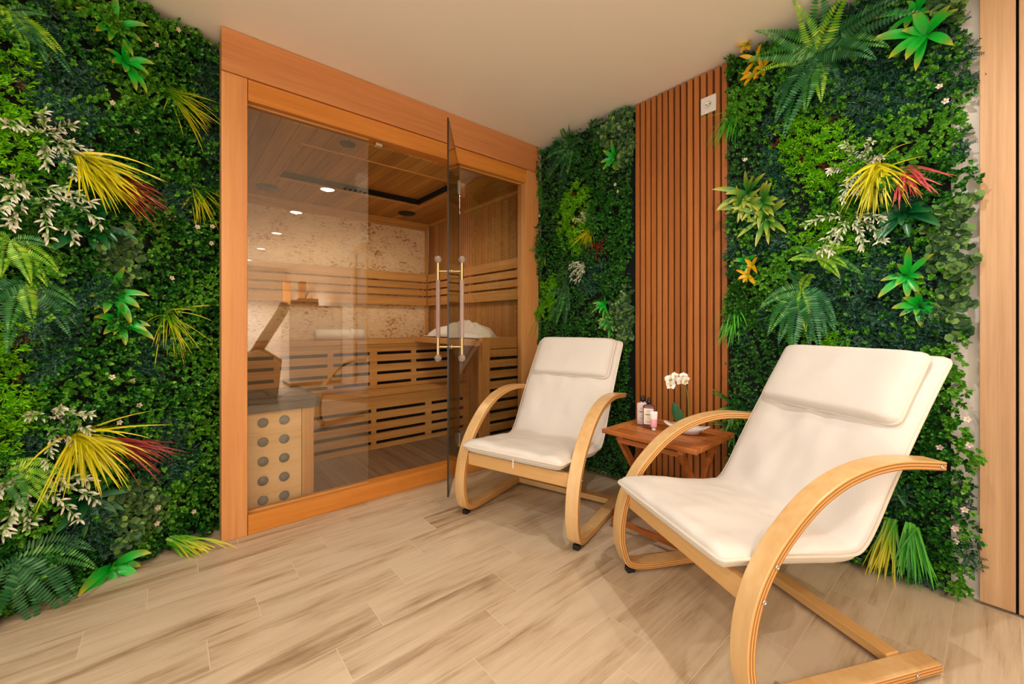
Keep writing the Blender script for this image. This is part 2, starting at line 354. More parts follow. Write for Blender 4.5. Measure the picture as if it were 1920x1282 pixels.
# ================================================================== SAUNA CABIN
SB, SR, SL, SC = -1.62, 2.12, .2, 2.05    # back x, right y, left y, ceiling z
FY1 = 2.172
cab = thing('sauna_cabin', 'built-in timber sauna cabin with glazed front and reddish wooden header board', 'sauna')
MB().box((-.09, .184, 2.160), (.006, FY1+.01, CEIL-.002)).build('header_board', M['header'], cab, bevel=.002)
MB().box((-.09, .184, 0), (0, .285, 2.158)).build('post', M['post'], cab, bevel=.003)
MB().box((-.09, 2.06, 0), (0, FY1+.01, 2.158)).build('post', M['post'], cab, bevel=.003)
MB().box((-.088, .287, 2.057), (-.002, 2.058, 2.157)).build('top_rail', M['rail'], cab, bevel=.002)
MB().box((-.088, .287, 0.001), (-.002, 2.058, .093)).build('bottom_rail', M['rail'], cab, bevel=.002)
for y0, y1 in ((.287, .876), (1.494, 2.058)):
    for z0, z1 in ((.093, .101), (2.049, 2.057)): MB().box((-.052, y0, z0), (-.038, y1, z1)).build('glazing_bead', M['bench'], cab)
b = MB().box((-.088, 2.046, .094), (-.004, 2.058, 2.056)); b.build('jamb_strip', M['bench_z'], cab)
for y0, y1 in ((.289, .876), (1.494, 2.044)):
    b = MB().box((-.0465, y0, .1012), (-.0435, y1, 2.0488)); g = b.build('glass_panel', M['glass'], cab)
MB().box((-.062, .915, 2.03), (-.03, .955, 2.056)).build('door_catch', M['chrome'], cab, bevel=.002)
# interior shell
MB().box((SB-.06, SL-.01, .02), (SB, SR+.05, SC)).build('stone_wall', M['stone'], cab)
MB().box((SB, SR, .02), (-.092, SR+.05, SC)).build('wall_panel', M['sauna_wall'], cab)
MB().box((SB, SL-.01, .02), (-.092, SL, SC)).build('wall_panel', M['sauna_wall'], cab)
b = MB(); rx0, rx1, ry0, ry1 = -1.04, -.335, .60, 1.70; CT = .05
b.box((SB-.06, SL-.01, SC), (rx0, SR+.05, SC+CT)).box((rx1, SL-.01, SC), (-.091, SR+.05, SC+CT))
b.box((rx0, SL-.01, SC), (rx1, ry0, SC+CT)).box((rx0, ry1, SC), (rx1, SR+.05, SC+CT))
cp = b.build('ceiling_panel', M['sauna_ceil'], cab)
MB().box((rx0-.02, ry0-.02, SC+CT+.001), (rx1+.02, ry1+.02, SC+CT+.03)).build('ceiling_recess', M['sauna_ceil'], cp)
b = MB()
b.box((rx0-.012, ry0-.012, SC-.006), (rx0, ry1+.012, SC-.0005)).box((rx1, ry0-.012, SC-.006), (rx1+.012, ry1+.012, SC-.0005))
b.box((rx0, ry0-.012, SC-.006), (rx1, ry0, SC-.0005)).box((rx0, ry1, SC-.006), (rx1, ry1+.012, SC-.0005))
b.build('recess_trim', M['bench'], cp)
MB().box((rx0+.001, ry0, SC+.008), (rx0+.010, ry1, SC+CT)).box((rx0+.010, ry1-.010, SC+.008), (rx1, ry1-.001, SC+CT)).build('painted_recess_shade', M['felt'], cp)  # black strips stand in for shade on the two far sides of the recess
b = MB().box((SB+.0005, SL, SC-.05), (SB+.022, SR-.022, SC-.0005)).box((SB+.0005, SL, SC-.075), (SB+.012, SR-.022, SC-.052))
b.box((SB+.001, SR-.022, SC-.03), (-.092, SR-.0005, SC-.0005)); b.build('crown_trim', M['bench'], cab)
MB().box((SB+.001, SR-.05, .9), (SB+.02, SR-.022, SC-.08)).build('corner_trim', M['bench_z'], cab)
MB().box((SB, SL, .001), (-.09, SR, .02)).build('floor_deck', M['sauna_floor'], cab)
# outside top / left closing
MB().box((SB-.06, SL-.01, SC+CT+.032), (-.095, SR+.05, SC+CT+.05)).build('roof_panel', M['sauna_ceil'], cab)

def backrest(name, label, horizontal, loc0):
    b = MB(); t = None
    zs = [(1.435, 1.515), (1.362, 1.420), (1.290, 1.346), (1.19, 1.274)]
    for z0, z1 in zs:
        if horizontal: b.box((SB+.03, SL+.01, z0), (SB+.046, SR-.05, z1))
        else: b.box((SB+.05, SR-.046, z0), (-.11, SR-.03, z1))
    if horizontal:
        bl = [((SB+.001, y-.015, 1.2), (SB+.0295, y+.015, 1.5)) for y in (.5, 1.3, 2.03)]
    else:
        bl = [((x-.015, SR-.0295, 1.2), (x+.015, SR-.001, 1.5)) for x in (-1.5, -.8, -.15)]
    t = b.build('backrest', M['bench'] if horizontal else M['bench_x'], cab, bevel=.002)
    for p, q in bl: MB().box(p, q).build('batten', M['bench_z'], t)
    return t
backrest('sauna_backrest', 'long slatted wooden backrest across the stone wall of the sauna', True, 0)
backrest('sauna_backrest', 'slatted wooden backrest on the right-hand panelled wall of the sauna', False, 0)

def slotted_face(t, x, z0, z1, rows, rowh, spans, ytot, m='bench', th=.02):
    """front board with rows of slots: rails between rows, stiles between spans, dark board behind"""
    b = MB(); edges = [z0]
    for r in rows: edges += [r-rowh/2, r+rowh/2]
    edges.append(z1)
    for i in range(0, len(edges), 2): b.box((x-th, ytot[0], edges[i]), (x, ytot[1], edges[i+1]))
    for r in rows:
        ys = [ytot[0]]
        for s in spans: ys += [s[0], s[1]]
        ys.append(ytot[1])
        for i in range(0, len(ys), 2): b.box((x-th, ys[i], r-rowh/2), (x-.001, ys[i+1], r+rowh/2))
    b.build('slotted_front', M[m], t)
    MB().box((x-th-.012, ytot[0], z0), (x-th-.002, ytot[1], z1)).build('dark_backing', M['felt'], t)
LX = -.853
lb = thing('sauna_bench', 'lower sauna bench with slotted front, first step above the dark floor', 'bench')
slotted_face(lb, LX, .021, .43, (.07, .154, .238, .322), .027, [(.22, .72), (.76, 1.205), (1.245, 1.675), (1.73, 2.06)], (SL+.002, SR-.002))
MB().box((-1.049, SL+.002, .432), (LX+.006, SR-.002, .458)).build('seat_board', M['bench'], lb, bevel=.003)
UX = -1.05
ub = thing('sauna_bench', 'upper sauna bench along the stone wall with four rows of slots', 'bench')
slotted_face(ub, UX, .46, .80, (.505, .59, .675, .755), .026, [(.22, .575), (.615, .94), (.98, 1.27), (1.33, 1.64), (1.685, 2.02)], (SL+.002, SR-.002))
MB().box((SB+.002, SL+.002, .832), (UX+.008, SR-.002, .862)).build('seat_board', M['bench'], ub, bevel=.003)
MB().box((UX-.02, SL+.002, .802), (UX, SR-.002, .831)).build('edge_board', M['bench'], ub)
sb = thing('sauna_bench', 'side sauna bench by the right-hand wall with framed slatted end panel', 'bench')
MB().box((UX+.012, 1.67, .84), (-.125, SR-.002, .885)).build('seat_board', M['bench_x'], sb, bevel=.003)
MB().box((-.15, 1.722, .021), (-.095, 1.787, .90)).build('post', M['bench_z'], sb, bevel=.003)
b = MB()
zz = .812
b.box((-.124, 1.789, .818), (-.1, SR-.002, .9))
for k in range(9):
    b.box((-.12, 1.789, zz-.055), (-.104, SR-.002, zz)); zz -= .078
b.build('slats', M['bench'], sb, bevel=.002)
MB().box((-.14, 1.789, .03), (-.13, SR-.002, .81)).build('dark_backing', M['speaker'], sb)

# heater housing
ht = thing('sauna_heater', 'light wooden heater housing with ten grey stone discs and dark slate top', 'sauna heater')
hx = -.12
MB().box((-.56, .215, .022), (hx, .545, .55)).build('front_panel', M['heater_wood'], ht, bevel=.003)
MB().box((-.56, .547, .022), (hx+.004, .605, .55)).build('corner_board', M['bench_z'], ht, bevel=.003)
MB().box((-.60, .205, .552), (hx+.02, .635, .605)).build('slate_top', M['slate'], ht, bevel=.003)
for (ya, za) in [(y, z) for y in (.355, .445) for z in (.110, .213, .317, .422, .497+.015)]:
    pass
for r_ in range(5):
    for y in (.366, .462):
        z = .105+r_*.0985
        MB().lathe([(.0, 0), (.024, 0), (.024, .004), (.020, .008), (.0, .010)], 28, M=T(hx+.0005, y, z) @ Matrix.Rotation(PI/2, 4, 'Y')).build('stone_disc', M['stonecap'], ht, True)
b = MB().box((-.5, .28, .606), (-.2, .30, .616)).box((-.5, .42, .606), (-.2, .44, .616)).box((-.5, .3, .606), (-.48, .42, .616)).box((-.22, .3, .606), (-.2, .42, .616))
b.build('grille_frame', M['rubber'], ht)
# glass door, standing open
hingeP = Vector((-.045, 1.489, 0)); e_ = Vector((.527, -.403, 0)); DL = e_.length; ang = math.atan2(e_.y, e_.x)
door = bpy.data.objects.new('glass_door', None)
bpy.data.objects.remove(door)
b = MB().box((.004, -.004, .12), (DL, .004, 2.047))
b.m = [1 if i in (0, 1, 3, 5) else 0 for i in range(6)]
door = b.build('glass_door', [M['door_glass'], M['glass_edge']], cab); door.location = hingeP; door.rotation_euler = (0, 0, ang)
for z in (1.90, .235):
    b = MB().box((.0, -.012, z-.045), (.045, -.0045, z+.045)).box((.0, .0045, z-.045), (.045, .012, z+.045)); b.build('hinge', M['chrome'], door, bevel=.002)
    MB().box((-.052, 1.496, z-.045), (-.0382, 1.535, z+.045)).build('hinge_plate', M['chrome'], cab, bevel=.001)
HD = .565
for s in (1, -1):
    b = MB(); y = s*.063
    for z0, z1 in ((1.232, 1.325), (.835, .929)): b.lathe([(.0085, 0), (.0085, z1-z0)], 20, M=T(HD, y, z0))
    for z in (1.28, .878): b.tube([(HD, s*.0045, z), (HD, y, z)], .0055, 12).tube([(HD, s*.0045, z), (HD, s*.012, z)], .013, 20)
    b.build('door_handle', M['brass'], door, bevel=.001)
    MB().lathe([(.0115, 0), (.0115, .303)], 8, M=T(HD, y, .929)).build('handle_rod', M['acrylic'], door)
    for z in (1.342, .818):
        b = MB(); prof = [(.004, -.021), (.014, -.015), (.021, 0), (.014, .015), (.004, .021)]
        b.lathe(prof, 10, M=T(HD, y, z)); b.build('crystal_knob', M['crystal'], door)

# ceiling speakers inside the sauna
for (x, y), lab in (((-1.33, .585), 'round black ceiling speaker nearest the left end of the sauna'), ((-1.335, 1.73), 'round black ceiling speaker in the far right corner of the sauna')):
    t = thing('ceiling_speaker', lab, 'speaker', (x, y, SC-.0005), group='sauna ceiling speakers')
    MB().lathe([(.075, -.008), (.082, -.006), (.083, 0)], 32).build('rim', M['black'], t, True)
    MB().lathe([(.0, -.011), (.06, -.0105), (.072, -.0085)], 32).build('grille', M['speaker'], t, True)
t = tag(MB().lathe([(.04, -.008), (.045, 0)], 24).build('ceiling_vent', M['speaker']), 'small round grey vent in the sauna ceiling near the top rail', 'vent'); t.location = (-.16, .80, SC-.0005)

# towels
def rolled_towel():
    t = thing('rolled_towel', 'tightly rolled white towel lying on the upper sauna bench', 'towel', (-1.34, 1.12, .862), PI/2-.02)
    b = MB(); prof = []; n = 40; L_ = .2
    v = []; f = []
    secs = [(-L_, .038), (-L_+.006, .046), (-L_*.5, .047), (.02, .048), (L_*.6, .046), (L_-.006, .046), (L_, .038)]
    for x, r in secs:
        for k in range(n):
            a = 2*PI*k/n; rr = r*(1+.025*math.sin(3*a+x*9)); v.append((x, rr*math.cos(a)*1.08, max(rr*math.sin(a), -r*.93)+.0455))
    for i in range(len(secs)-1):
        for k in range(n): f.append((i*n+k, i*n+(k+1) % n, (i+1)*n+(k+1) % n, (i+1)*n+k))
    f.append(tuple(range(n-1, -1, -1))); f.append(tuple(range((len(secs)-1)*n, len(secs)*n))); b.add(v, f).build('roll', M['towel'], t, True)
    b = MB()
    for x in (-L_-.001, L_+.001):
        b.tube([(x, .03*(1-k/26)*math.cos(k*.6), .0455+.03*(1-k/26)*math.sin(k*.6)) for k in range(24)], .0035, 6)
    b.build('spiral_end', M['towel'], t, True)
    MB().box((.07, -.052, .02), (.082, .052, .094)).build('band', M['cream'] if 0 else M['fabric2'], t, bevel=.01)
rolled_towel()
def crumpled(name, label, cx, cy, cz, lx, ly, hz, seed, ridge):
    rng = random.Random(seed); v = []; f = []; nu, nv = 56, 30
    ph = [(rng.uniform(3, 11), rng.uniform(3, 11), rng.uniform(0, 6), rng.uniform(.4, 1)) for _ in range(10)]
    for j in range(nv+1):
        for i in range(nu+1):
            u = i/nu*2-1; w_ = j/nv*2-1
            r = max(abs(u), abs(w_)); e = (1-min(1, (abs(u)**2.6+abs(w_)**2.6)))
            e = max(e, 0)**.5
            hgt = ridge(u)
            wr = sum(a*abs(math.sin(p*u*1.3+q*w_+s)) for p, q, s, a in ph)/10
            fold = .5+.5*math.sin(u*9+w_*4+1.8*math.sin(u*4+w_*5))
            fold2 = .5+.5*math.sin(u*17-w_*9+2*math.sin(w_*6))
            z = hz*e*hgt*(.66+.15*wr+.20*fold+.09*fold2)
            x = u*lx*(1+.04*math.sin(5*w_+seed)); y = w_*ly*(.85+.15*math.sin(4*u+seed))
            v.append((x, y, max(z, .001)))
    for j in range(nv):
        for i in range(nu): k = j*(nu+1)+i; f.append((k, k+1, k+nu+2, k+nu+1))
    o = MB().add(v, f).build(name, M['towel'], None, True); o.location = (cx, cy, cz)
    s = o.modifiers.new('s', 'SOLIDIFY'); s.thickness = .006; s.offset = 1
    return tag(o, label, 'towel')
crumpled('folded_towel', 'crumpled white towel heaped on the right-hand side bench of the sauna', -.60, 1.85, .8915, .46, .13, .14, 3,
         lambda u: .60+.42/(1+math.exp(-(u+.12)*14))*(1-.75/(1+math.exp(-(u-.72)*12))))

# ================================================================== SLATTED WALL PANEL
sx0, sx1 = .832, 1.374
sp_ = thing('slatted_panel', 'tall wall panel of narrow reddish-brown wooden slats between two green walls', 'wall panel')
b = MB(); n = 15; pitch = (sx1-sx0-.025)/(n-1)
for k in range(n): b.box((sx0+k*pitch, YW-.036, .004), (sx0+k*pitch+.0265, YW-.014, CEIL-.006+.0*k))
b.build('slats', M['slat'], sp_, bevel=.0015)
MB().box((sx0-.004, YW-.0135, .004), (sx1+.021, YW-.0005, CEIL-.008)).build('felt_backing', M['felt'], sp_)
t = thing('wall_socket', 'white square wall socket with two round holes near the top of the slats', 'socket', (1.283, YW-.0365, 2.17))
MB().box((-.041, -.010, -.045), (.041, 0, .045)).build('plate', M['white'], t, bevel=.004)
b = MB().lathe([(.0215, 0), (.0215, .003), (.019, .0035), (.018, .0005), (.0, .0004)], 28, M=T(0, -.010, 0) @ Matrix.Rotation(PI/2, 4, 'X')); b.build('socket_well', M['white'], t, True)
b = MB()
for x in (-.0095, .0095): b.lathe([(.0028, 0), (.0028, .0012)], 12, M=T(x, -.0106, 0) @ Matrix.Rotation(PI/2, 4, 'X'))
b.build('pin_hole', M['black'], t)

# ================================================================== PLANT WALLS
class Wall:
    def __init__(s, O, Tn, N): s.O = Vector(O); s.T = Vector(Tn); s.N = Vector(N)
    def at(s, px, py):
        p = on_plane(px, py, s.O+s.N*.05, s.N); d = p-s.O-s.N*.05
        return d.dot(s.T), p.z, (p-EYE).dot(Vector((-math.sin(YAW), math.cos(YAW), 0)))/FPX
    def mat(s, u, z, out=0):
        o = s.O+s.T*u+s.N*out
        m = Matrix(((s.T.x, 0, s.N.x, o.x), (s.T.y, 0, s.N.y, o.y), (0, 1, 0, z), (0, 0, 0, 1))); return m
WL = Wall(LO+LN*.004, -LT, LN)                 # u grows towards the sauna (negative = towards the room)
WR = Wall((0, YW, 0), (1, 0, 0), (0, -1, 0))

def leaf_v(l, w, fold=.18):
    if w > l: return np.array([[0,0,0],[-w*.48,l*.25,.05*w],[-w*.48,l*.78,.05*w],[0,l*1.04,0],[w*.48,l*.78,.05*w],[w*.48,l*.25,.05*w]], float)
    return np.array([[0,0,0],[-w/2,l*.32,fold*w],[-w*.42,l*.68,fold*w],[0,l,0],[w*.42,l*.68,fold*w],[w/2,l*.32,fold*w]], float)
def frame(d, up):
    d = d/np.linalg.norm(d); z = up-d*np.dot(up, d)
    nz = np.linalg.norm(z); z = np.array([1., 0, 0]) if nz < 1e-3 else z/nz
    return np.array([np.cross(d, z), d, z]).T
def sprig(kind, rng):
    out = []
    def put(l, w, d, base, up=np.array([0, 0, 1.]), fold=.18): out.append(leaf_v(l, w, fold) @ frame(np.array(d, float), up).T + base)
    if kind in ('box', 'boxb', 'small', 'long', 'euc', 'lime', 'rust'):
        n, l, w, p0, p1, st = {'box': (9, .0145, .0095, 82, 22, .026), 'boxb': (9, .0150, .0100, 80, 15, .028), 'small': (9, .0100, .0066, 82, 25, .018),
            'long': (9, .024, .008, 80, 20, .024), 'euc': (6, .021, .0215, 84, 35, .028), 'lime': (10, .021, .0052, 62, 8, .018), 'rust': (9, .018, .004, 70, 10, .016)}[kind]
        for k in range(n):
            a = k*2.4+rng.random()*.8; t = k/(n-1); p = math.radians(p0+(p1-p0)*t+rng.normal()*9)
            d = [math.cos(a)*math.sin(p), math.sin(a)*math.sin(p), math.cos(p)]
            s = .8+.4*rng.random(); put(l*s, w*s, d, np.array([0, 0, st*(.25+.75*t)]))
    else:  # cypress: flat feathery branchlets
        for q in range(4):
            a = q*1.57+rng.random(); p = math.radians(25+35*rng.random()); bd = np.array([math.cos(a)*math.sin(p), math.sin(a)*math.sin(p), math.cos(p)])
            sd = np.cross(bd, [0, 0, 1.]); sd /= np.linalg.norm(sd)
            for k in range(6):
                for sgn in (-1, 1):
                    base = bd*(.006+.0052*k); ll = .0115*(1-.09*k)
                    put(ll, .0030, bd*.75+sd*sgn*.75+rng.normal(size=3)*.08, base)
    return np.concatenate(out)
def mass(name, mlist, items, parent):
    """items: list of (verts array of 6-vertex leaves, material index) -> one mesh"""
    V = np.concatenate([i[0] for i in items]); nl = len(V)//6
    MI = np.concatenate([np.full(len(i[0])//6*2, i[1]) for i in items])
    base = np.arange(nl)[:, None]*6
    F = np.concatenate([base+np.array([[0, 1, 2, 3]]), base+np.array([[0, 3, 4, 5]])], 1).reshape(-1)
    me = bpy.data.meshes.new(name); me.vertices.add(len(V)); me.vertices.foreach_set('co', V.astype(np.float32).ravel())
    me.loops.add(len(F)); me.loops.foreach_set('vertex_index', F.astype(np.int32))
    me.polygons.add(len(F)//4); me.polygons.foreach_set('loop_start', np.arange(0, len(F), 4, dtype=np.int32))
    for m in mlist: me.materials.append(m)
    me.polygons.foreach_set('material_index', MI.astype(np.int32)); me.update(calc_edges=True); me.validate()
    o = bpy.data.objects.new(name, me); C.objects.link(o); o.parent = parent; return o
rng = np.random.default_rng(11)
TPL = {k: [sprig(k, rng) for _ in range(6)] for k in ('box', 'boxb', 'small', 'long', 'euc', 'lime', 'rust', 'cyp')}
def bumps(seed):
    r = np.random.default_rng(seed); ks = r.uniform(-1, 1, (14, 2))*np.array([28, 28]); ph = r.uniform(0, 6.28, 14)
    return lambda u, z: np.sin(ks[:, 0]*u+ks[:, 1]*z+ph).sum()/14
def plant_wall(W, u0, u1, blobs, seed, label, default, clip=None, dens=5600, zmax=CEIL):
    t = thing('green_wall', label, 'green wall', tuple(W.O+W.T*((u0+u1)/2)))
    inv = Matrix.Translation(-t.location)
    m4 = W.mat(0, 0)
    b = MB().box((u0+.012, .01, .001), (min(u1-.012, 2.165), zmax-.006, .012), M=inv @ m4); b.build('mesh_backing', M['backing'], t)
    r = np.random.default_rng(seed); bf = bumps(seed); bf2 = bumps(seed+9); bf3 = bumps(seed+5)
    N = int(dens*(u1-u0)*zmax); us = r.uniform(u0+.004, u1-.004, N); zs = r.uniform(.012, zmax-.014, N)
    R3 = np.array([list(x)[:3] for x in (inv @ m4)])[:3]; Rm = R3[:, :3]
    Tm = np.array(list((inv @ m4).translation)); items = {}
    for u, z in zip(us, zs):
        if clip and not clip(u, z, r): continue
        kind = None; best = 1.0
        for (bu, bz, ru, rz_, kd) in blobs:
            d = ((u-bu)/ru)**2+((z-bz)/rz_)**2+bf(u*1.5, z*1.5)*1.4+r.normal()*.3
            if d < best: kind = kd; best = d
        if kind is None:
            q = bf2(u*.8, z*.8)*2.2+r.normal()*.3
            kind = default[0] if q > .28 else default[1] if q > -.1 else default[2]
        if kind == 'lime' and bf3(u*2.2, z*2.2) > .38: kind = 'rust'
        if kind == 'cyp' and r.random() < .22: kind = 'box' if r.random() < .7 else 'boxb'
        if kind in ('lime', 'rust', 'small') or r.random() < .8: pass
        tp = TPL[kind][r.integers(6)]; a = r.uniform(0, 6.28); sc = r.uniform(.7, 1.1)*(1.12 if kind in ('cyp', 'euc') else 1)
        tilt = np.array([r.normal()*.38, r.normal()*.38-.10, 1.])
        if kind in ('lime',): tilt = tilt+np.array([.45, .1, 0])
        z3 = tilt/np.linalg.norm(tilt); x3 = np.cross([math.cos(a), math.sin(a), 0], z3); x3 /= np.linalg.norm(x3); y3 = np.cross(z3, x3)
        R = np.array([x3, y3, z3]).T
        h = .010+max(0, .026+.11*bf(u*1.3, z*1.3)+.05*bf3(u*3, z*3))+r.uniform(0, .018)
        if kind == 'cyp': h -= .006
        if kind in ('boxb', 'lime'): h += .010
        edge = min(z, zmax-z)
        p = np.array([u, z, max(h, .006)])
        V = (tp*sc) @ R.T + p
        V[:, 1] = np.clip(V[:, 1], .004, zmax-.004); V[:, 2] = np.maximum(V[:, 2], .002)
        items.setdefault(kind, []).append((V @ Rm.T + Tm, 0))
    nm = {'box': 'boxwood_foliage', 'boxb': 'bright_boxwood_foliage', 'small': 'fine_leaf_foliage', 'long': 'long_leaf_foliage', 'euc': 'eucalyptus_foliage', 'lime': 'lime_moss_foliage', 'rust': 'rust_moss_foliage', 'cyp': 'cypress_foliage'}
    for k, it in items.items(): tag(mass(nm[k], [M[k]], it, t), kind='stuff')
    return t, inv
def blob(W, lst):
    o = []
    for px, py, rx, ry, k in lst:
        u, z, s = W.at(px, py); u2, _, _ = W.at(px+rx, py); u3, _, _ = W.at(px-rx, py)
        o.append((u, z, abs(u2-u3)/2, ry*s, k))
    return o
BL = blob(WL, [(16, 205, 60, 140, 'lime'), (10, 720, 52, 150, 'lime'), (15, 75, 25, 25, 'fern' if 0 else 'long'), (110, 150, 75, 110, 'cyp'), (70, 35, 60, 40, 'cyp'),
    (90, 650, 70, 60, 'cyp'), (140, 560, 70, 55, 'cyp'), (310, 840, 50, 70, 'cyp'), (170, 1000, 70, 60, 'cyp'), (60, 860, 50, 60, 'cyp'), (330, 370, 35, 45, 'cyp'), (60, 420, 60, 50, 'long'),
    (80, 500, 45, 40, 'boxb'), (225, 485, 42, 52, 'euc'), (245, 960, 60, 55, 'euc'), (160, 300, 60, 40, 'cyp'), (60, 960, 50, 60, 'boxb'), (100, 1060, 40, 40, 'box'), (395, 200, 25, 120, 'cyp'), (280, 660, 40, 50, 'cyp')])
gl_, inv_l = plant_wall(WL, -1.55, .082, [x for x in BL if x[4] in TPL], 5, 'artificial plant wall left of the sauna, dense mixed foliage', ('boxb', 'box', 'box'), clip=lambda u, z, r: u > -1.15 or r.random() < .35)
BM = blob(WR, [(1080, 410, 32, 60, 'lime'), (1170, 250, 28, 60, 'euc'), (1040, 330, 30, 50, 'small'), (1160, 600, 25, 60, 'euc'), (1130, 400, 30, 60, 'box'), (1050, 300, 20, 60, 'cyp'), (1100, 520, 30, 30, 'cyp'), (1080, 720, 90, 90, 'small'), (1120, 850, 80, 70, 'small'), (1030, 560, 18, 40, 'lime'), (1165, 450, 22, 80, 'box')])
g2, inv_m = plant_wall(WR, -.04, .822, BM, 6, 'narrow artificial plant wall between the sauna and the wooden slats', ('box', 'small', 'small'), clip=lambda u, z, r: True)
BR = blob(WR, [(1530, 300, 75, 110, 'lime'), (1545, 440, 60, 40, 'lime'), (1385, 560, 38, 60, 'long'), (1540, 640, 90, 22, 'lime'), (1400, 90, 50, 50, 'long'), (1400, 180, 45, 60, 'boxb'), (1390, 300, 40, 60, 'small'),
    (1640, 190, 110, 60, 'cyp'), (1600, 60, 120, 60, 'cyp'), (1740, 60, 60, 60, 'cyp'), (1450, 450, 40, 30, 'cyp'), (1700, 600, 80, 50, 'cyp'), (1620, 650, 90, 30, 'cyp'), (1370, 480, 35, 35, 'cyp'), (1680, 500, 60, 50, 'cyp'),
    (1790, 440, 45, 70, 'euc'), (1800, 570, 45, 50, 'euc'), (1775, 20, 50, 30, 'euc'), (1640, 420, 40, 60, 'box'), (1500, 380, 30, 60, 'small'), (1400, 700, 70, 60, 'small'), (1450, 660, 60, 40, 'small'), (1770, 340, 60, 60, 'box'), (1720, 260, 80, 60, 'boxb'),
    (1700, 850, 90, 90, 'box'), (1740, 1000, 60, 60, 'box'), (1800, 1080, 40, 30, 'boxb'), (1560, 560, 60, 50, 'cyp')])
_b = bumps(77)
def clip_r(u, z, r):
    lim = 2.215+.03*_b(0, z*.9)*2+.01*r.normal()
    if z < 1.45 and z > .55: lim -= .012
    return u < lim
g3, inv_r = plant_wall(WR, 1.386, 2.25, BR, 8, 'large artificial plant wall behind the near chair, right of the slats', ('boxb', 'box', 'cyp'), clip=clip_r)

# ---- small pale flowers (parts of the plant walls)
def flower_mesh():
    b = MB(); v = []; f = []
    for k in range(5):
        a = k*2*PI/5
        d = Vector((math.cos(a), math.sin(a), .25)); s = Vector((-math.sin(a), math.cos(a), 0)); k0 = len(v)
        v += [tuple(d*.001), tuple(d*.006-s*.0038), tuple(d*.0105), tuple(d*.006+s*.0038)]; f.append((k0, k0+1, k0+2, k0+3))
    b.add(v, f, 0); b.lathe([(.0005, .001), (.0018, .002), (.0005, .0035)], 8, 1); return b
fl0 = None
def flowers(W, t, inv, pts):
    global fl0
    for px, py in pts:
        u, z, s = W.at(px, py); M4 = inv @ W.mat(u, z, .085) @ Matrix.Rotation(random.uniform(0, 6), 4, 'Z') @ Matrix.Rotation(random.uniform(-.4, .4), 4, 'X')
        if fl0 is None: fl0 = o = flower_mesh().build('white_flower', [M['flw'], M['flc']], t)
        else: o = fl0.copy(); C.objects.link(o); o.parent = t
        o.matrix_local = M4 @ Matrix.Scale(1.15, 4)
flowers(WL, gl_, inv_l, [(286, 57), (326, 60), (284, 88), (203, 197), (249, 249), (249, 354), (271, 390), (362, 427), (390, 426), (388, 457), (314, 522), (300, 558), (202, 706), (240, 712), (253, 758), (216, 790), (226, 822), (288, 948), (286, 978), (355, 956)])
flowers(WR, g2, inv_m, [(1160, 348), (1165, 361), (1018, 406)])
flowers(WR, g3, inv_r, [(1763, 169), (1774, 196), (1403, 303), (1815, 783), (1819, 830), (1764, 835), (1792, 985), (1792, 1008), (1810, 950)])

# ---- accent plants
DOWN = np.array([0, -1., 0])
def ribbon(b, p0, d0, length, width, droop, n=7, fold=.25, prof='lance', twist=0, pull=DOWN):
    p = np.array(p0, float); d = np.array(d0, float); d /= np.linalg.norm(d); st = length/n
    up = np.array([0, 0, 1.]) if abs(d[2]) < .9 else np.array([0, 1., 0])
    base = len(b.v)
    for i in range(n+1):
        t = i/n
        if prof == 'lance': w = width*(math.sin(PI*min(1, (t*.93+.06)))**.75)*(1 if t < .97 else .3)
        else: w = width*(1-t)**.6
        s = np.cross(d, up); s /= (np.linalg.norm(s)+1e-9); nn = np.cross(s, d)
        for k, sg in ((0, -1), (1, 0), (2, 1)):
            q = p+s*sg*w/2+nn*(abs(sg)*fold*w); b.v.append(tuple(q)); b.uv.append(((sg+1)/2, t))
        if i < n:
            k = base+i*3; b.f += [(k, k+1, k+4, k+3), (k+1, k+2, k+5, k+4)]; b.m += [0, 0]
        p = p+d*st; d = d+pull*droop/n; d /= np.linalg.norm(d)
def new(): b = MB(); b.uv = []; return b
def acc(W, name, label, cat, px, py, out=.05, group=None):
    u, z, s = W.at(px, py); t = thing(name, label, cat, group=group); t.matrix_world = W.mat(u, z, out); return t, s
def rosette(W, px, py, size, label, m='ros', n=9, group='glossy lily rosettes', name='lily_rosette', wid=.2, seed=0, out=.06, tiltdown=.25, rings=1):
    t, s = acc(W, name, label, 'plant', px, py, out, group); r = random.Random(seed+int(px)); L_ = size*s*.62
    for k in range(n):
        a = 2*PI*k/n+r.uniform(-.45, .45); inner = (k % 3 == 0); pz = .55 if not inner else 1.1
        l = L_*r.uniform(.62, 1.25)*(1 if not inner else .75)
        b = new(); ribbon(b, (0, 0, 0), (math.cos(a), math.sin(a)-.12, pz*r.uniform(.6, 1.3)), l, L_*wid*r.uniform(.9, 1.3), .5+tiltdown, 7, .22)
        b.build('leaf', M[m], t, True, recalc=False)
    return t
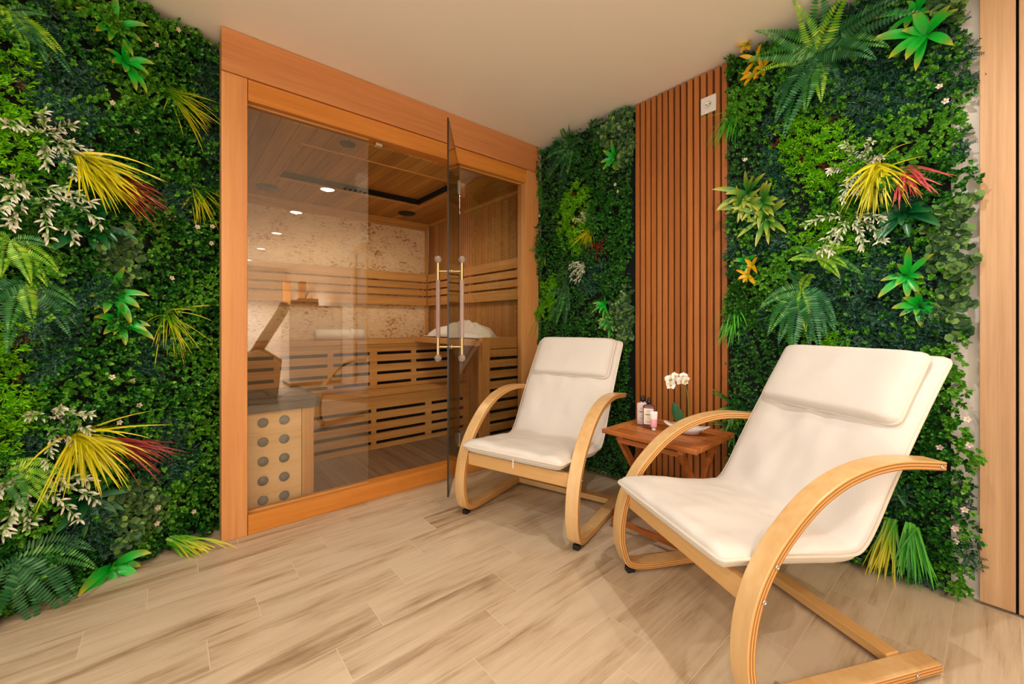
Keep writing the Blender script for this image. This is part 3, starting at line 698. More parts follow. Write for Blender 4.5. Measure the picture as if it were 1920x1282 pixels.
def tuft(W, px, py, size, label, m='grs', n=46, lean=(.3, -.5, .6), spread=.45, name='grass_tuft', group='grass tufts on the plant walls', seed=0, wid=.0052, droop=.7, out=.05):
    """lean: mean blade direction in the wall's frame (right, up, out)"""
    u, z, s = W.at(px, py); r = random.Random(seed+int(px)*3); L_ = size*s; b = new()
    for k in range(n):
        l = L_*r.uniform(.6, 1.15)
        d = [lean[q]+r.gauss(0, spread) for q in range(3)]; d[2] = max(d[2], .12)
        ribbon(b, (r.uniform(-.018, .018), r.uniform(-.015, .02), 0), d, l, wid*r.uniform(.7, 1.6), droop*r.uniform(.3, 1.3), 8, .2, 'grass')
    o = b.build(name, M[m], None, True, recalc=False); o.matrix_world = W.mat(u, z, out); return tag(o, label, 'plant', group)
def frond(b, d0, length, width, droop, rr, npn=22, base=(0, 0, 0)):
    p = np.array(base, float); d = np.array(d0, float); d /= np.linalg.norm(d); st = length/npn; up = np.array([0, 0, 1.]) if abs(d[2]) < .92 else np.array([0, 1., 0])
    pts = []
    for i in range(npn+1):
        t = i/npn; s = np.cross(d, up); s /= np.linalg.norm(s); nn = np.cross(s, d); pts.append(tuple(p))
        w = width*(min(1, t*5+.25))*(1-max(0, t-.35)/.65*.93)
        for sg in (-1, 1):
            dd = s*sg+d*.32-nn*.18; V = leaf_v(w/2, st*.86, .1) @ frame(dd, nn).T + p; k = len(b.v)
            b.v += [tuple(x) for x in V]; b.uv += [(0, y) for y in (0, .3, .7, 1, .7, .3)]; b.f += [(k, k+1, k+2, k+3), (k, k+3, k+4, k+5)]; b.m += [0, 0]
        p = p+d*st; d = d+DOWN*droop/npn; d /= np.linalg.norm(d)
    return pts
def fern(W, px, py, size, label, fronds, group='ferns on the plant walls', seed=0, out=.06):
    """fronds: (angle deg in wall plane, 0 = right, 90 = up; rel length; material; droop)"""
    t, s = acc(W, 'fern', label, 'fern', px, py, out, group); r = random.Random(seed+int(px)); L_ = size*s
    for a, rl, m, dr in fronds:
        a = math.radians(a+r.uniform(-6, 6)); b = new(); l = L_*rl
        frond(b, (math.cos(a), math.sin(a), r.uniform(.2, .45) if W is WL else r.uniform(.3, .6)), l, l*r.uniform(.27, .33)+.01, dr*1.6+.3, r, 26, (0, 0, r.uniform(-.01, .02)))
        b.build('frond', M[m], t, recalc=False)
    return t
def spray(W, px, py, size, label, stems, seed=0, out=.06):
    t, s = acc(W, 'white_leaf_spray', label, 'plant', px, py, out, 'cream-leaved sprays'); r = random.Random(seed+int(px)); L_ = size*s; q5 = min(1, .35+L_*2.6)
    bs = MB(); bl = new()
    for a, rl in stems:
        a = math.radians(a+r.uniform(-8, 8)); d = np.array([math.cos(a), math.sin(a), r.uniform(.3, .8)]); d /= np.linalg.norm(d); p = np.zeros(3); n = 9; st = L_*rl/n; pts = []
        for i in range(n+1):
            pts.append(tuple(p))
            if i > 1:
                for q in range(4):
                    aa = r.uniform(0, 6.28); side = np.array([math.cos(aa), math.sin(aa), r.uniform(-.2, .9)]); dd = d*.7+side*.8
                    ribbon(bl, p+side*.002, dd, q5*r.uniform(.022, .040), q5*r.uniform(.006, .009), .7, 5, .2)
            p = p+d*st; d = d+DOWN*.9/n+np.array([r.uniform(-.1, .1), 0, 0]); d /= np.linalg.norm(d)
        bs.tube(pts, .0012, 5)
    bs.build('stem', M['stem'], t); bl.build('leaves', M['cream'], t, True, recalc=False)
    return t

# left wall
rosette(WL, 210, 52, 88, 'glossy green lily rosette high on the left wall, above its twin', seed=1)
rosette(WL, 232, 118, 80, 'glossy green lily rosette high on the left wall, lower of two', seed=2)
rosette(WL, 205, 552, 95, 'glossy green lily rosette at mid-height on the left wall, upper of two', seed=3)
rosette(WL, 222, 604, 88, 'glossy green lily rosette at mid-height on the left wall, lower of two', seed=4)
rosette(WL, 205, 1062, 115, 'glossy green lily plant drooping onto the floor under the left wall', seed=5, tiltdown=.9, out=.07)
tuft(WL, 312, 172, 108, 'yellow-green grass tuft high on the left wall near the sauna header', 'ylg', 40, (.3, -.35, .7), .25, seed=1)
tuft(WL, 362, 352, 75, 'yellow grass tuft beside the sauna post on the left wall', 'ylg', 34, (.1, -.6, .5), .35, seed=2)
tuft(WL, 315, 590, 92, 'yellow-green grass tuft below mid-height beside the sauna post', 'ylg', 40, (.1, -.6, .5), .4, seed=3)
tuft(WL, 312, 1008, 125, 'green and yellow grass tuft resting near the floor by the sauna post', 'ylg', 44, (.55, -.4, .9), .3, seed=4, wid=.008, droop=1.2, out=.09)
tuft(WL, 138, 300, 128, 'large bright yellow grass tuft in the upper half of the left wall', 'ylw', 90, (.35, -.45, .8), .3, seed=5, wid=.0078, out=.085)
tuft(WL, 200, 342, 110, 'dark red grass tuft beside the upper yellow tuft on the left wall', 'red', 40, (.5, -.3, .8), .2, seed=6, out=.08)
tuft(WL, 138, 815, 120, 'large bright yellow grass tuft in the lower half of the left wall', 'ylw', 90, (.15, -.55, .7), .38, seed=7, wid=.0078, out=.085)
tuft(WL, 198, 828, 112, 'dark red grass tuft beside the lower yellow tuft on the left wall', 'red', 36, (.55, -.2, .9), .22, seed=8, out=.08)
spray(WL, 85, 262, 100, 'cream-leaved spray above the upper yellow tuft on the left wall', [(60, .5), (10, .7), (-20, .8), (-50, .8), (-100, .6), (100, .5), (150, .6)], 1)
spray(WL, 62, 352, 120, 'cream-leaved spray left of and below the upper yellow tuft', [(170, .6), (-150, .8), (-110, .8), (-80, .9), (-50, .9), (-20, .9), (20, .7)], 2)
spray(WL, 95, 790, 95, 'cream-leaved spray above the lower yellow tuft on the left wall', [(40, .6), (0, .6), (80, .5), (-60, .8), (-100, .8), (140, .6)], 3)
spray(WL, 45, 905, 125, 'cream-leaved spray below the lower yellow tuft on the left wall', [(20, .7), (-10, .9), (-35, .9), (-80, .6), (150, .6), (-130, .7)], 4)
rosette(WL, 165, 425, 110, 'dark green broad-leaved lily under the upper yellow tuft', 'rosd', 11, 'dark lilies', 'dark_lily', .2, 1)
rosette(WL, 160, 935, 100, 'dark green broad-leaved lily under the lower yellow tuft', 'rosd', 11, 'dark lilies', 'dark_lily', .2, 2)
fern(WL, 12, 25, 80, 'bright fern in the top left corner of the left wall', [(200, .8, 'fernl', .4), (5, 1.1, 'fernl', .6), (-30, 1.1, 'fernl', .5), (-12, 1, 'fernl', .5), (-60, 1, 'fernl', .4), (40, .7, 'fernm', .5), (-50, 1.2, 'fernd', .5), (-90, .8, 'fernm', .4), (-20, 1.5, 'fernd', .5)], seed=1)
fern(WL, 10, 455, 85, 'lime fern above the dark one at mid-height on the left edge', [(150, .7, 'fernl', .5), (-10, 1, 'fernl', .6), (-40, 1.1, 'fernl', .5), (-70, 1, 'fernl', .3), (-100, .8, 'fernl', .4), (30, .7, 'fernm', .6), (180, .7, 'fernl', .5)], seed=21, out=.085)
fern(WL, 40, 530, 110, 'big dark fern hanging at mid-height near the left edge', [(-75, 1.1, 'fernd', .3), (-50, 1.1, 'fernd', .4), (-28, 1.0, 'fernd', .5), (-100, 1.2, 'fernd', .3), (-130, 1.1, 'fernd', .3), (-5, .8, 'fernm', .6), (-38, .8, 'fernl', .6), (-160, 1, 'fernd', .4), (-85, .8, 'fernl', .3), (-115, .9, 'fernm', .3)], seed=2, out=.065)
fern(WL, 8, 880, 95, 'lime fern near the floor at the left edge', [(10, .9, 'fernl', .5), (-15, .9, 'fernl', .6), (-45, 1, 'fernl', .5), (45, .6, 'fernl', .5), (-80, .9, 'fernm', .3), (180, .8, 'fernl', .3)], seed=3, out=.08)
fern(WL, 22, 1045, 150, 'dark fern drooping to the floor at the left edge', [(-5, .9, 'fernm', .6), (-30, 1, 'fernd', .6), (-55, 1.1, 'fernd', .5), (-85, 1, 'fernd', .4), (20, .8, 'fernd', .8), (-120, 1, 'fernd', .4), (180, .8, 'fernd', .4)], seed=4, out=.07)
# narrow wall
fern(WR, 1070, 280, 68, 'dark fern high on the narrow green wall', [(90, .9, 'fernm', .2), (60, .8, 'fernd', .5), (20, .9, 'fernd', .7), (-30, .8, 'fernd', .4), (-70, .9, 'fernm', .4), (-100, .9, 'fernd', .4), (-140, 1, 'fernd', .4), (160, .8, 'fernm', .6), (120, .6, 'fernd', .4)], seed=5)
fern(WR, 1062, 548, 66, 'dark fern low on the narrow green wall behind the far chair', [(80, .6, 'fernm', .3), (30, .8, 'fernd', .7), (-20, .8, 'fernd', .6), (-60, 1, 'fernd', .4), (-90, 1, 'fernm', .3), (-120, 1, 'fernd', .4), (150, .6, 'fernd', .6)], seed=6)
rosette(WR, 1155, 300, 62, 'glossy green lily rosette high on the narrow green wall', seed=6, tiltdown=0)
rosette(WR, 1137, 572, 46, 'glossy green lily rosette on the narrow green wall, upper of two', seed=7)
rosette(WR, 1146, 604, 46, 'glossy green lily rosette on the narrow green wall, lower of two', seed=8)
rosette(WR, 1025, 472, 66, 'dark variegated plant on the narrow wall against the sauna frame', 'agad', 16, 'variegated rosettes', 'variegated_rosette', .16, 3)
tuft(WR, 1014, 345, 50, 'green grass tuft high on the narrow wall touching the sauna frame', 'grs', 34, (-.1, -.9, .3), .22, seed=9)
tuft(WR, 1010, 590, 48, 'green grass tuft low on the narrow wall touching the sauna frame', 'grs', 34, (-.1, -.9, .3), .25, seed=10)
tuft(WR, 1108, 432, 42, 'yellow grass tuft in the middle of the narrow green wall', 'ylw', 44, (-.1, -.6, .4), .4, seed=11, wid=.006)
tuft(WR, 1122, 458, 34, 'dark red grass tuft beside the yellow one on the narrow green wall', 'red', 26, (.2, -.3, .4), .4, seed=12, wid=.006)
spray(WR, 1105, 420, 40, 'cream-leaved spray above the yellow tuft on the narrow green wall', [(80, .6), (40, .7), (140, .7), (100, .5)], 5)
spray(WR, 1095, 490, 45, 'cream-leaved spray below the yellow tuft on the narrow green wall', [(-30, .7), (-60, .9), (-90, .9), (-130, .9), (180, .6)], 6)
# right wall
fern(WR, 1535, 110, 120, 'large fern with many fronds at the top of the right green wall', [(60, 1, 'fernl', .3), (95, .9, 'fernl', .3), (130, 1.0, 'fernm', .2), (150, 1.0, 'fernm', .2), (165, .8, 'fernl', .3), (-160, .8, 'fernd', .4), (-130, 1.1, 'fernd', .4), (-100, 1, 'fernm', .3), (-80, .9, 'fernl', .3), (-60, .8, 'fernd', .3), (0, 1.1, 'fernm', .5), (15, 1.3, 'fernd', .4), (-20, 1.1, 'fernd', .4), (30, 1.2, 'fernd', .3), (-120, 1.3, 'fernd', .3), (75, 1.2, 'fernm', .2), (-70, .6, 'fernd', .4), (-110, .5, 'fernd', .4)], seed=7, out=.075)
fern(WR, 1510, 545, 100, 'large grey-green fern in the middle of the right green wall', [(-90, 1.1, 'fernd', .3), (-70, 1.1, 'fernd', .3), (-110, 1.1, 'fernd', .3), (-50, 1, 'fernd', .4), (-130, 1, 'fernm', .4), (-30, 1, 'fernd', .5), (-150, .8, 'fernd', .5), (-80, .8, 'fernl', .3), (100, .6, 'fernd', 1), (70, .6, 'fernl', 1), (-10, .9, 'fernd', .7), (-100, 1.3, 'fernm', .3), (-60, 1.25, 'fernd', .3), (170, .8, 'fernm', .6)], seed=8, out=.09)
fern(WR, 1540, 488, 70, 'lime fern above the grey-green fern on the right green wall', [(30, 1, 'fernl', .3), (60, .7, 'fernl', .4), (10, .8, 'fernl', .5), (150, .7, 'fernl', .5), (-20, .8, 'fernl', .5), (120, .6, 'fernm', .5), (-5, 1.1, 'fernm', .3)], seed=9, out=.085)
rosette(WR, 1714, 30, 90, 'glossy green lily rosette at the very top of the right green wall', seed=9, n=9)
rosette(WR, 1738, 72, 120, 'biggest glossy lily rosette near the top right of the right green wall', seed=10, n=9, tiltdown=0, out=.08)
rosette(WR, 1702, 518, 82, 'glossy green lily rosette near the eucalyptus on the right wall, upper of two', seed=11, tiltdown=.1)
rosette(WR, 1724, 573, 82, 'glossy green lily rosette near the eucalyptus on the right wall, lower of two', seed=12, tiltdown=.1)
rosette(WR, 1403, 492, 58, 'glossy green lily rosette with orange tips around it beside the slats', seed=13)
for i, (px, py, sz) in enumerate([(1405, 365, 85), (1432, 380, 80), (1440, 410, 85), (1395, 392, 75)]):
    rosette(WR, px, py, sz, ['variegated yellow-green rosette beside the slats, top left of a cluster of four', 'variegated yellow-green rosette beside the slats, top right of a cluster of four', 'variegated yellow-green rosette beside the slats, bottom right of a cluster of four', 'variegated yellow-green rosette beside the slats, bottom left of a cluster of four'][i], 'aga', 15, 'variegated rosettes', 'variegated_rosette', .17, 20+i, .07, .0)
for i, (px, py) in enumerate([(1410, 92), (1426, 122), (1438, 138), (1420, 150)]):
    rosette(WR, px, py, 42, ['small orange-tipped rosette nearest the ceiling, top left of the right green wall', 'small orange-tipped rosette, second below the ceiling on the right green wall', 'small orange-tipped rosette, rightmost of four near the ceiling', 'small orange-tipped rosette, lowest of four near the ceiling'][i], 'orn', 6, 'orange-tipped rosettes', 'orange_rosette', .25, 30+i, .105, 0)
for i, (px, py) in enumerate([(1418, 500), (1410, 518)]):
    rosette(WR, px, py, 36, ['small orange-tipped rosette just right of the glossy lily by the slats', 'small orange-tipped rosette just below the glossy lily by the slats'][i], 'orn', 6, 'orange-tipped rosettes by the lily', 'orange_rosette', .25, 40+i, .1, 0)
tuft(WR, 1380, 205, 74, 'bright green grass tuft overlapping the slats near the socket', 'grs', 44, (-.2, -.9, .3), .25, seed=13)
tuft(WR, 1380, 580, 70, 'bright green grass tuft overlapping the slats at mid-height', 'grs', 44, (-.15, -.95, .3), .27, seed=14)
rosette(WR, 1385, 765, 80, 'spiky green plant beside the slats just above the side table', 'agad', 20, 'spiky plants', 'spiky_plant', .09, 50, .06, 0)
rosette(WR, 1378, 800, 70, 'spiky green plant beside the slats half hidden by the side table', 'agad', 14, 'spiky plants', 'spiky_plant', .09, 51, .05, 0)
tuft(WR, 1648, 318, 92, 'large yellow grass tuft on the right green wall', 'ylw', 70, (-.05, -.75, .35), .42, seed=15, wid=.0075, out=.085)
tuft(WR, 1695, 325, 70, 'coral red grass tuft beside the large yellow tuft on the right wall', 'redp', 34, (.2, -.6, .35), .42, seed=16, wid=.008, out=.085)
spray(WR, 1610, 318, 75, 'cream-leaved spray left of the yellow tuft on the right green wall', [(60, .8), (100, .7), (150, .6), (-120, .9), (-90, .7), (30, .6)], 7)
spray(WR, 1595, 408, 85, 'cream-leaved spray below the yellow tuft on the right green wall', [(-30, .9), (-60, .9), (-100, .9), (-140, 1), (0, .7), (160, .8)], 8)
rosette(WR, 1695, 400, 100, 'dark green broad-leaved lily under the coral tuft on the right wall', 'rosd', 12, 'dark lilies', 'dark_lily', .2, 60)
tuft(WR, 1672, 975, 100, 'yellow grass tuft low on the right wall behind the near chair', 'ylg', 40, (-.1, -.95, .3), .2, seed=17, wid=.007, out=.08)
tuft(WR, 1712, 985, 100, 'long green grass tuft low on the right wall behind the near chair', 'grs', 44, (.05, -.95, .3), .2, seed=18, wid=.007, out=.08)
rosette(WR, 1660, 870, 100, 'dark green broad-leaved lily behind the near chair back', 'rosd', 12, 'dark lilies', 'dark_lily', .2, 61)

# ================================================================== CHAIRS
def catmull(pts, n=8, closed=False):
    out = []; N = len(pts)
    for i in range(N-1):
        p0 = pts[max(i-1, 0)]; p1 = pts[i]; p2 = pts[i+1]; p3 = pts[min(i+2, N-1)]
        for k in range(n):
            t = k/n; out.append(tuple(.5*((2*b)+(-a+c)*t+(2*a-5*b+4*c-d)*t*t+(-a+3*b-3*c+d)*t**3) for a, b, c, d in zip(p0, p1, p2, p3)))
    out.append(tuple(pts[-1])); return out
# local chair axes: x = side, -y = forward (u), z up.  point (u, v, z) -> (v, -u, z)
ARM = [(-.628, .607), (-.5, .621), (-.42, .622), (-.34, .612), (-.26, .590), (-.19, .556), (-.135, .518), (-.085, .473), (-.04, .424), (-.002, .368), (.026, .31), (.043, .25), (.051, .19), (.050, .135), (.040, .088), (.021, .044), (-.012, .0245), (-.065, .016), (-.16, .013), (-.35, .012), (-.61, .012)]
def side_frame(v0, t):
    P = catmull(ARM, 5); n = len(P); th = .025; lay = 6; b = MB(); hw = .03
    V = []
    for i, (u, z) in enumerate(P):
        a = P[max(i-1, 0)]; c = P[min(i+1, n-1)]; du, dz = c[0]-a[0], c[1]-a[1]; l = math.hypot(du, dz); nx, nz = dz/l, -du/l   # inward side of the curl
        row = []
        for j in range(lay+1):
            q = th*j/lay; row.append((u+nx*q, z+nz*q))
        V.append(row)
    # outward = first row; make sure the thickness grows to the inside of the curl
    if V[40][-1][0] > V[40][0][0]+1e-6 and False: pass
    for side in (0, 1):
        v = v0+(-hw if side == 0 else hw); vv = []; ff = []; mm = []
        for row in V:
            for (u, z) in row: vv.append((v, -u, z))
        base = len(b.v); b.v += vv; k = lay+1
        for i in range(n-1):
            for j in range(lay):
                b.f.append(tuple(base+x for x in (i*k+j, i*k+j+1, (i+1)*k+j+1, (i+1)*k+j))); b.m.append(1 if j % 2 == 0 else 2)
    k = lay+1; S = n*k
    for i in range(n-1):
        b.f.append((i*k, (i+1)*k, S+(i+1)*k, S+i*k)); b.m.append(0)
        b.f.append((i*k+lay, (i+1)*k+lay, S+(i+1)*k+lay, S+i*k+lay)); b.m.append(0)
    for i in (0, n-1):
        for j in range(lay): b.f.append((i*k+j, i*k+j+1, S+i*k+j+1, S+i*k+j)); b.m.append(1)
    o = b.build('side_frame', [M['birch'], M['birch_edge_l'], M['birch_edge_d']], t)
    o.modifiers.new('b', 'BEVEL').width = .003; o.modifiers['b'].segments = 2; o.modifiers['b'].limit_method = 'ANGLE'; o.modifiers['b'].angle_limit = math.radians(60)
    return o
def noise3(x, y, z, s=1): 
    from mathutils import noise
    return noise.noise(Vector((x*s, y*s, z*s)))
def loft_cushion(name, path, hw, tu, tl, t, m, wr=.0, seed=0, corner=.03, pipe=True, pw=3.2, pipe_h=0.0, taper=.03):
    """path of (u, z) through the cushion; tu/tl thickness above/below the path"""
    P = catmull(path, 10); n = len(P); b = MB(); K = 26; ring = []
    L = [0]
    for i in range(1, n): L.append(L[-1]+math.hypot(P[i][0]-P[i-1][0], P[i][1]-P[i-1][1]))
    edge_l = []; edge_r = []
    for i, (u, z) in enumerate(P):
        a = P[max(i-1, 0)]; c = P[min(i+1, n-1)]; du, dz = c[0]-a[0], c[1]-a[1]; l = math.hypot(du, dz); nu, nz = dz/l, -du/l
        if nz < 0 and abs(nz) > abs(nu): nu, nz = -nu, -nz
        if abs(nu) >= abs(nz) and nu < 0: nu, nz = -nu, -nz
        e = min(L[i], L[-1]-L[i]); g = min(1, e/taper); g = math.sqrt(max(0, 1-(1-g)**2))
        hwi = hw-corner*(1-math.sqrt(max(0, 1-(1-min(1, e/corner))**2)))
        rw = []
        for k in range(K):                       # top side left to right
            s = -1+2*k/(K-1); q = (1-abs(s)**(pw*2))**.5 if abs(s) < 1 else 0
            h = (.0035+tu*g*q)
            if wr: h += wr*g*q*(noise3(s*2.5, L[i]*7, seed)+.5*noise3(s*6, L[i]*17, seed+5))
            rw.append((s*hwi, -(u+nu*h), z+nz*h))
        for k in range(K-1, -1, -1):
            s = -1+2*k/(K-1); q = (1-abs(s)**(pw*4))**.5 if abs(s) < 1 else 0
            h = -(.0035+tl*g*max(q, .0)); rw.append((s*hwi, -(u+nu*h), z+nz*h))
        ring.append(rw); edge_l.append((-hwi, -u, z)); edge_r.append((hwi, -u, z))
    R = 2*K; v = [p for r_ in ring for p in r_]; f = []
    for i in range(n-1):
        for k in range(R): f.append((i*R+k, i*R+(k+1) % R, (i+1)*R+(k+1) % R, (i+1)*R+k))
    f.append(tuple(range(R-1, -1, -1))); f.append(tuple(range((n-1)*R, n*R)))
    o = b.add(v, f).build(name, m, t, True)
    if pipe:
        u0, u1 = edge_l[0], edge_l[-1]
        loop = edge_r+[(edge_r[-1][0]*(1-2*k/12), edge_r[-1][1], edge_r[-1][2]) for k in range(1, 12)]+edge_l[::-1]+[(edge_l[0][0]*(1-2*k/12), edge_l[0][1], edge_l[0][2]) for k in range(1, 12)]
        MB().tube(loop, .0052, 8, closed=True).build('piping', M['fabric2'], o, True)
    return o
def make_chair(label, loc, rz):
    t = thing('lounge_chair', label, 'armchair', loc, rz, None)
    for s in (-1, 1):
        side_frame(s*.3155, t)
        b = MB().box((s*.3155-.014, -.008, .0), (s*.3155+.014, .026, .0225)); b.build('foot_pad', M['rubber'], t, bevel=.003)
        MB().box((s*.3155-.014, .56, .0), (s*.3155+.014, .59, .012)).build('foot_pad', M['rubber'], t)
        for (u, z) in ((-.036, .393), (.003, .312), (-.606, .608-.012), (-.512, .0245)):
            MB().lathe([(.0065, 0), (.0065, .0022), (.005, .003), (.003, .003), (.0028, .0018), (.0, .0018)], 16,
                M=T(s*.3455, -u-.0*0, z) @ Matrix.Rotation(s*PI/2, 4, 'Y')).build('bolt', M['steel'], t, True)
    x = .2853
    MB().box((-x, -.012, .270), (x, .010, .333), ).build('front_rail', M['birch_x'], t, bevel=.003)
    MB().box((-x, .488, .013), (x, .536, .043)).build('rear_crossbar', M['birch_x'], t, bevel=.003)
    MB().box((-x, .596, .578), (x, .618, .602)).build('back_crossbar', M['birch_x'], t, bevel=.003)
    # the bent frame hidden in the cover: seat and back bows
    b = MB()
    for s in (-1, 1):
        b.tube([(s*.25, -.035, .360), (s*.25, .2, .345), (s*.25, .38, .338)], .007, 6); b.tube([(s*.25, .41, .345), (s*.25, .575, .61), (s*.25, .755, .868)], .007, 6)
    b.build('inner_frame', M['birch'], t)
    c = loft_cushion('seat_cushion', [(.068, .383), (.03, .385), (-.1, .374), (-.24, .358), (-.335, .347), (-.395, .352), (-.445, .405), (-.52, .53), (-.61, .672), (-.69, .79), (-.765, .893)], .282, .024, .034, t, M['fabric'], .010, seed=rz, taper=.03, corner=.025)
    # loose side folds of the cover below the seam at the rear
    loft_cushion('head_pillow', [(-.585, .688), (-.62, .745), (-.67, .82), (-.727, .906)], .252, .034, .022, t, M['fabric'], .004, seed=rz+3, corner=.03, taper=.022)
    return t
ch1 = make_chair('cream cushioned bentwood armchair beside the open glass sauna door', (.775, 1.289, 0), .298)
ch2 = make_chair('cream cushioned bentwood armchair nearest the camera, seen from its side', (1.600, 1.282, 0), -.458)
MB().box((.03, -.0785, .330), (.036, -.076, .372)).build('zipper_pull', M['white'], ch1, bevel=.001)

# ================================================================== SIDE TABLE
tb = thing('side_table', 'small folding teak side table with slatted top between the two armchairs', 'table', (1.24, 1.86, 0), .03)
TZ = .48; hw_, hd = .235, .205
b = MB()
b.box((-hw_, -hd, TZ-.022), (hw_, -hd+.045, TZ)).box((-hw_, hd-.045, TZ-.022), (hw_, hd, TZ))
b.box((-hw_, -hd+.0455, TZ-.022), (-hw_+.045, hd-.0455, TZ)).box((hw_-.045, -hd+.0455, TZ-.022), (hw_, hd-.0455, TZ)); b.build('top_frame', M['teak'], tb, bevel=.003)
b = MB(); n = 7; w0 = (2*hd-.091-.006*(n+1))/n
for k in range(n): y = -hd+.0455+.006+k*(w0+.006); b.box((-hw_+.046, y, TZ-.018), (hw_-.046, y+w0, TZ-.002))
b.build('top_slats', M['teak'], tb, bevel=.0015)
b = MB()
for x in (-.15, .15): b.box((x-.012, -hd+.03, TZ-.045), (x+.012, hd-.03, TZ-.0225))
b.build('cleat', M['teak'], tb, bevel=.002)
def leg(x, y0, y1, off):
    a = Vector((x+off, y0, .0)); c = Vector((x+off, y1, TZ-.024)); d = c-a; ang_ = math.atan2(d.y, d.z)
    m_ = T(*a) @ Matrix.Rotation(-ang_, 4, 'X'); b = MB().box((-.010, -.017, .006), (.010, .017, d.length-.006), M=m_); b.build('leg', M['teak'], tb, bevel=.002)
for s in (-1, 1):
    leg(s*.188 if s < 0 else .162, -.175, .165, 0); leg(s*.188 if s < 0 else .162, .175, -.165, -s*.0215)
for p, q in (((-.19, -.192, .03), (.168, -.1755, .055)), ((-.16, .1755, .03), (.135, .192, .055)), ((-.165, -.172, TZ-.06), (.138, -.155, TZ-.035)), ((-.165, .155, TZ-.06), (.138, .172, TZ-.035))):
    MB().box(p, q).build('stretcher', M['teak'], tb, bevel=.002)
TBT = TZ+.0005

# bottles
def bottle(name, label, loc, rz, body, cap, labm, hb, w, d, trans=None):
    t = thing(name, label, 'bottle', loc, rz); n = 28
    def ring(sx, sy, z): return [(sx*(abs(math.cos(a))**.55)*(1 if math.cos(a) > 0 else -1), sy*(abs(math.sin(a))**.55)*(1 if math.sin(a) > 0 else -1), z) for a in [2*PI*(k+.5)/n for k in range(n)]]
    secs = [(w*.46, d*.46, 0), (w/2, d/2, .004), (w/2, d/2, hb*.93), (w*.47, d*.46, hb*.965), (w*.38, d*.40, hb*.985), (.011, .011, hb), (.011, .011, hb+.008)]
    v = []; f = []
    for s_ in secs: v += ring(*s_)
    for i in range(len(secs)-1):
        for k in range(n): f.append((i*n+k, i*n+(k+1) % n, (i+1)*n+(k+1) % n, (i+1)*n+k))
    f += [tuple(range(n-1, -1, -1)), tuple(range((len(secs)-1)*n, len(secs)*n))]
    MB().add(v, f).build('body', body, t, True, bevel=.001)
    MB().lathe([(.0125, hb+.003), (.0125, hb+.020), (.009, hb+.023), (.008, hb+.032), (.005, hb+.036), (.0, hb+.037)], 24).build('pump_cap', cap, t, True)
    MB().box((-w*.40, -d/2-.0008, hb*.17), (w*.40, -d/2-.0002, hb*.86)).build('label', labm, t, bevel=.0001)
    b = MB()
    for z, l in ((.76, .16), (.71, .2), (.60, .30), (.585, .26), (.55, .2), (.44, .12), (.30, .22), (.26, .18)): b.box((-w*l, -d/2-.0012, hb*z), (w*l, -d/2-.0009, hb*(z+.012 if l < .25 else z+.02)))
    b.build('print', M['print'], t); return t
M['print'] = mat('label_print', (110, 84, 84), .6)
M['lotion'] = mat('lotion_pink', (222, 196, 196), .3)
M['gel'] = mat('rose_gel', (176, 110, 112), .08); M['gel'].node_tree.nodes['Principled BSDF'].inputs['Transmission Weight'].default_value = .7
M['lab1'] = mat('label_pale_pink', (232, 210, 200), .5); M['lab2'] = mat('label_cream', (238, 224, 200), .5)
M['tube_p'] = mat('tube_pink', (236, 170, 180), .35); M['tube_w'] = mat('tube_white', (238, 228, 226), .35)
bottle('lotion_bottle', 'pale pink lotion bottle with black cap, leftmost on the side table', (1.093, 1.885, TBT), .45, M['lotion'], M['black'], M['lab1'], .112, .060, .036)
bottle('shower_gel_bottle', 'clear rose bottle with cream label and black cap, beside the lotion', (1.152, 1.845, TBT), .45, M['gel'], M['black'], M['lab2'], .114, .058, .036)
t = thing('cream_tube', 'small pink and white tube standing on its white cap on the table', 'tube', (1.196, 1.815, TBT), .45)
n = 24; v = []; f = []
secs = [(.013, .012, .013), (.0155, .013, .02), (.0165, .009, .055), (.0175, .0025, .082), (.018, .0012, .092)]
for a_, c_, z in secs:
    for k in range(n): q = 2*PI*k/n; v.append((a_*math.cos(q), c_*math.sin(q), z))
mi = []
for i in range(len(secs)-1):
    for k in range(n): f.append((i*n+k, i*n+(k+1) % n, (i+1)*n+(k+1) % n, (i+1)*n+k)); mi.append(0 if i < 2 else 1)
f += [tuple(range(n-1, -1, -1)), tuple(range((len(secs)-1)*n, len(secs)*n))]; mi += [0, 1]
b = MB(); b.v = v; b.f = f; b.m = mi; b.build('body', [M['tube_p'], M['tube_w']], t, True)
MB().lathe([(.009, 0), (.010, .001), (.010, .0125)], 20).build('cap', M['ceramic'], t, True)

# orchid in a boat-shaped white dish
orc = thing('potted_orchid', 'white orchid with one dark leaf in a low white boat-shaped dish', 'orchid', (1.325, 1.885, TBT), .25)
b = MB(); v = []; f = []; n = 40
def boat(a, s, z): 
    x = math.cos(a)*.105*s; y = math.sin(a)*.05*s; lift = (abs(math.cos(a))**3)*.016*(z > .01); return (x, y, z+lift)
secs = [(.45, 0), (.5, .001), (.72, .014), (1, .030), (.96, .0305), (.7, .02), (.0, .018)]
for s_, z in secs:
    for k in range(n): v.append(boat(2*PI*k/n, s_, z))
for i in range(len(secs)-1):
    for k in range(n): f.append((i*n+k, i*n+(k+1) % n, (i+1)*n+(k+1) % n, (i+1)*n+k))
f.append(tuple(range(n-1, -1, -1))); b.add(v, f).build('dish', M['ceramic'], orc, True)
M['peb'] = mat('white_pebble', (226, 216, 206), .5); b = MB(); r = random.Random(4)
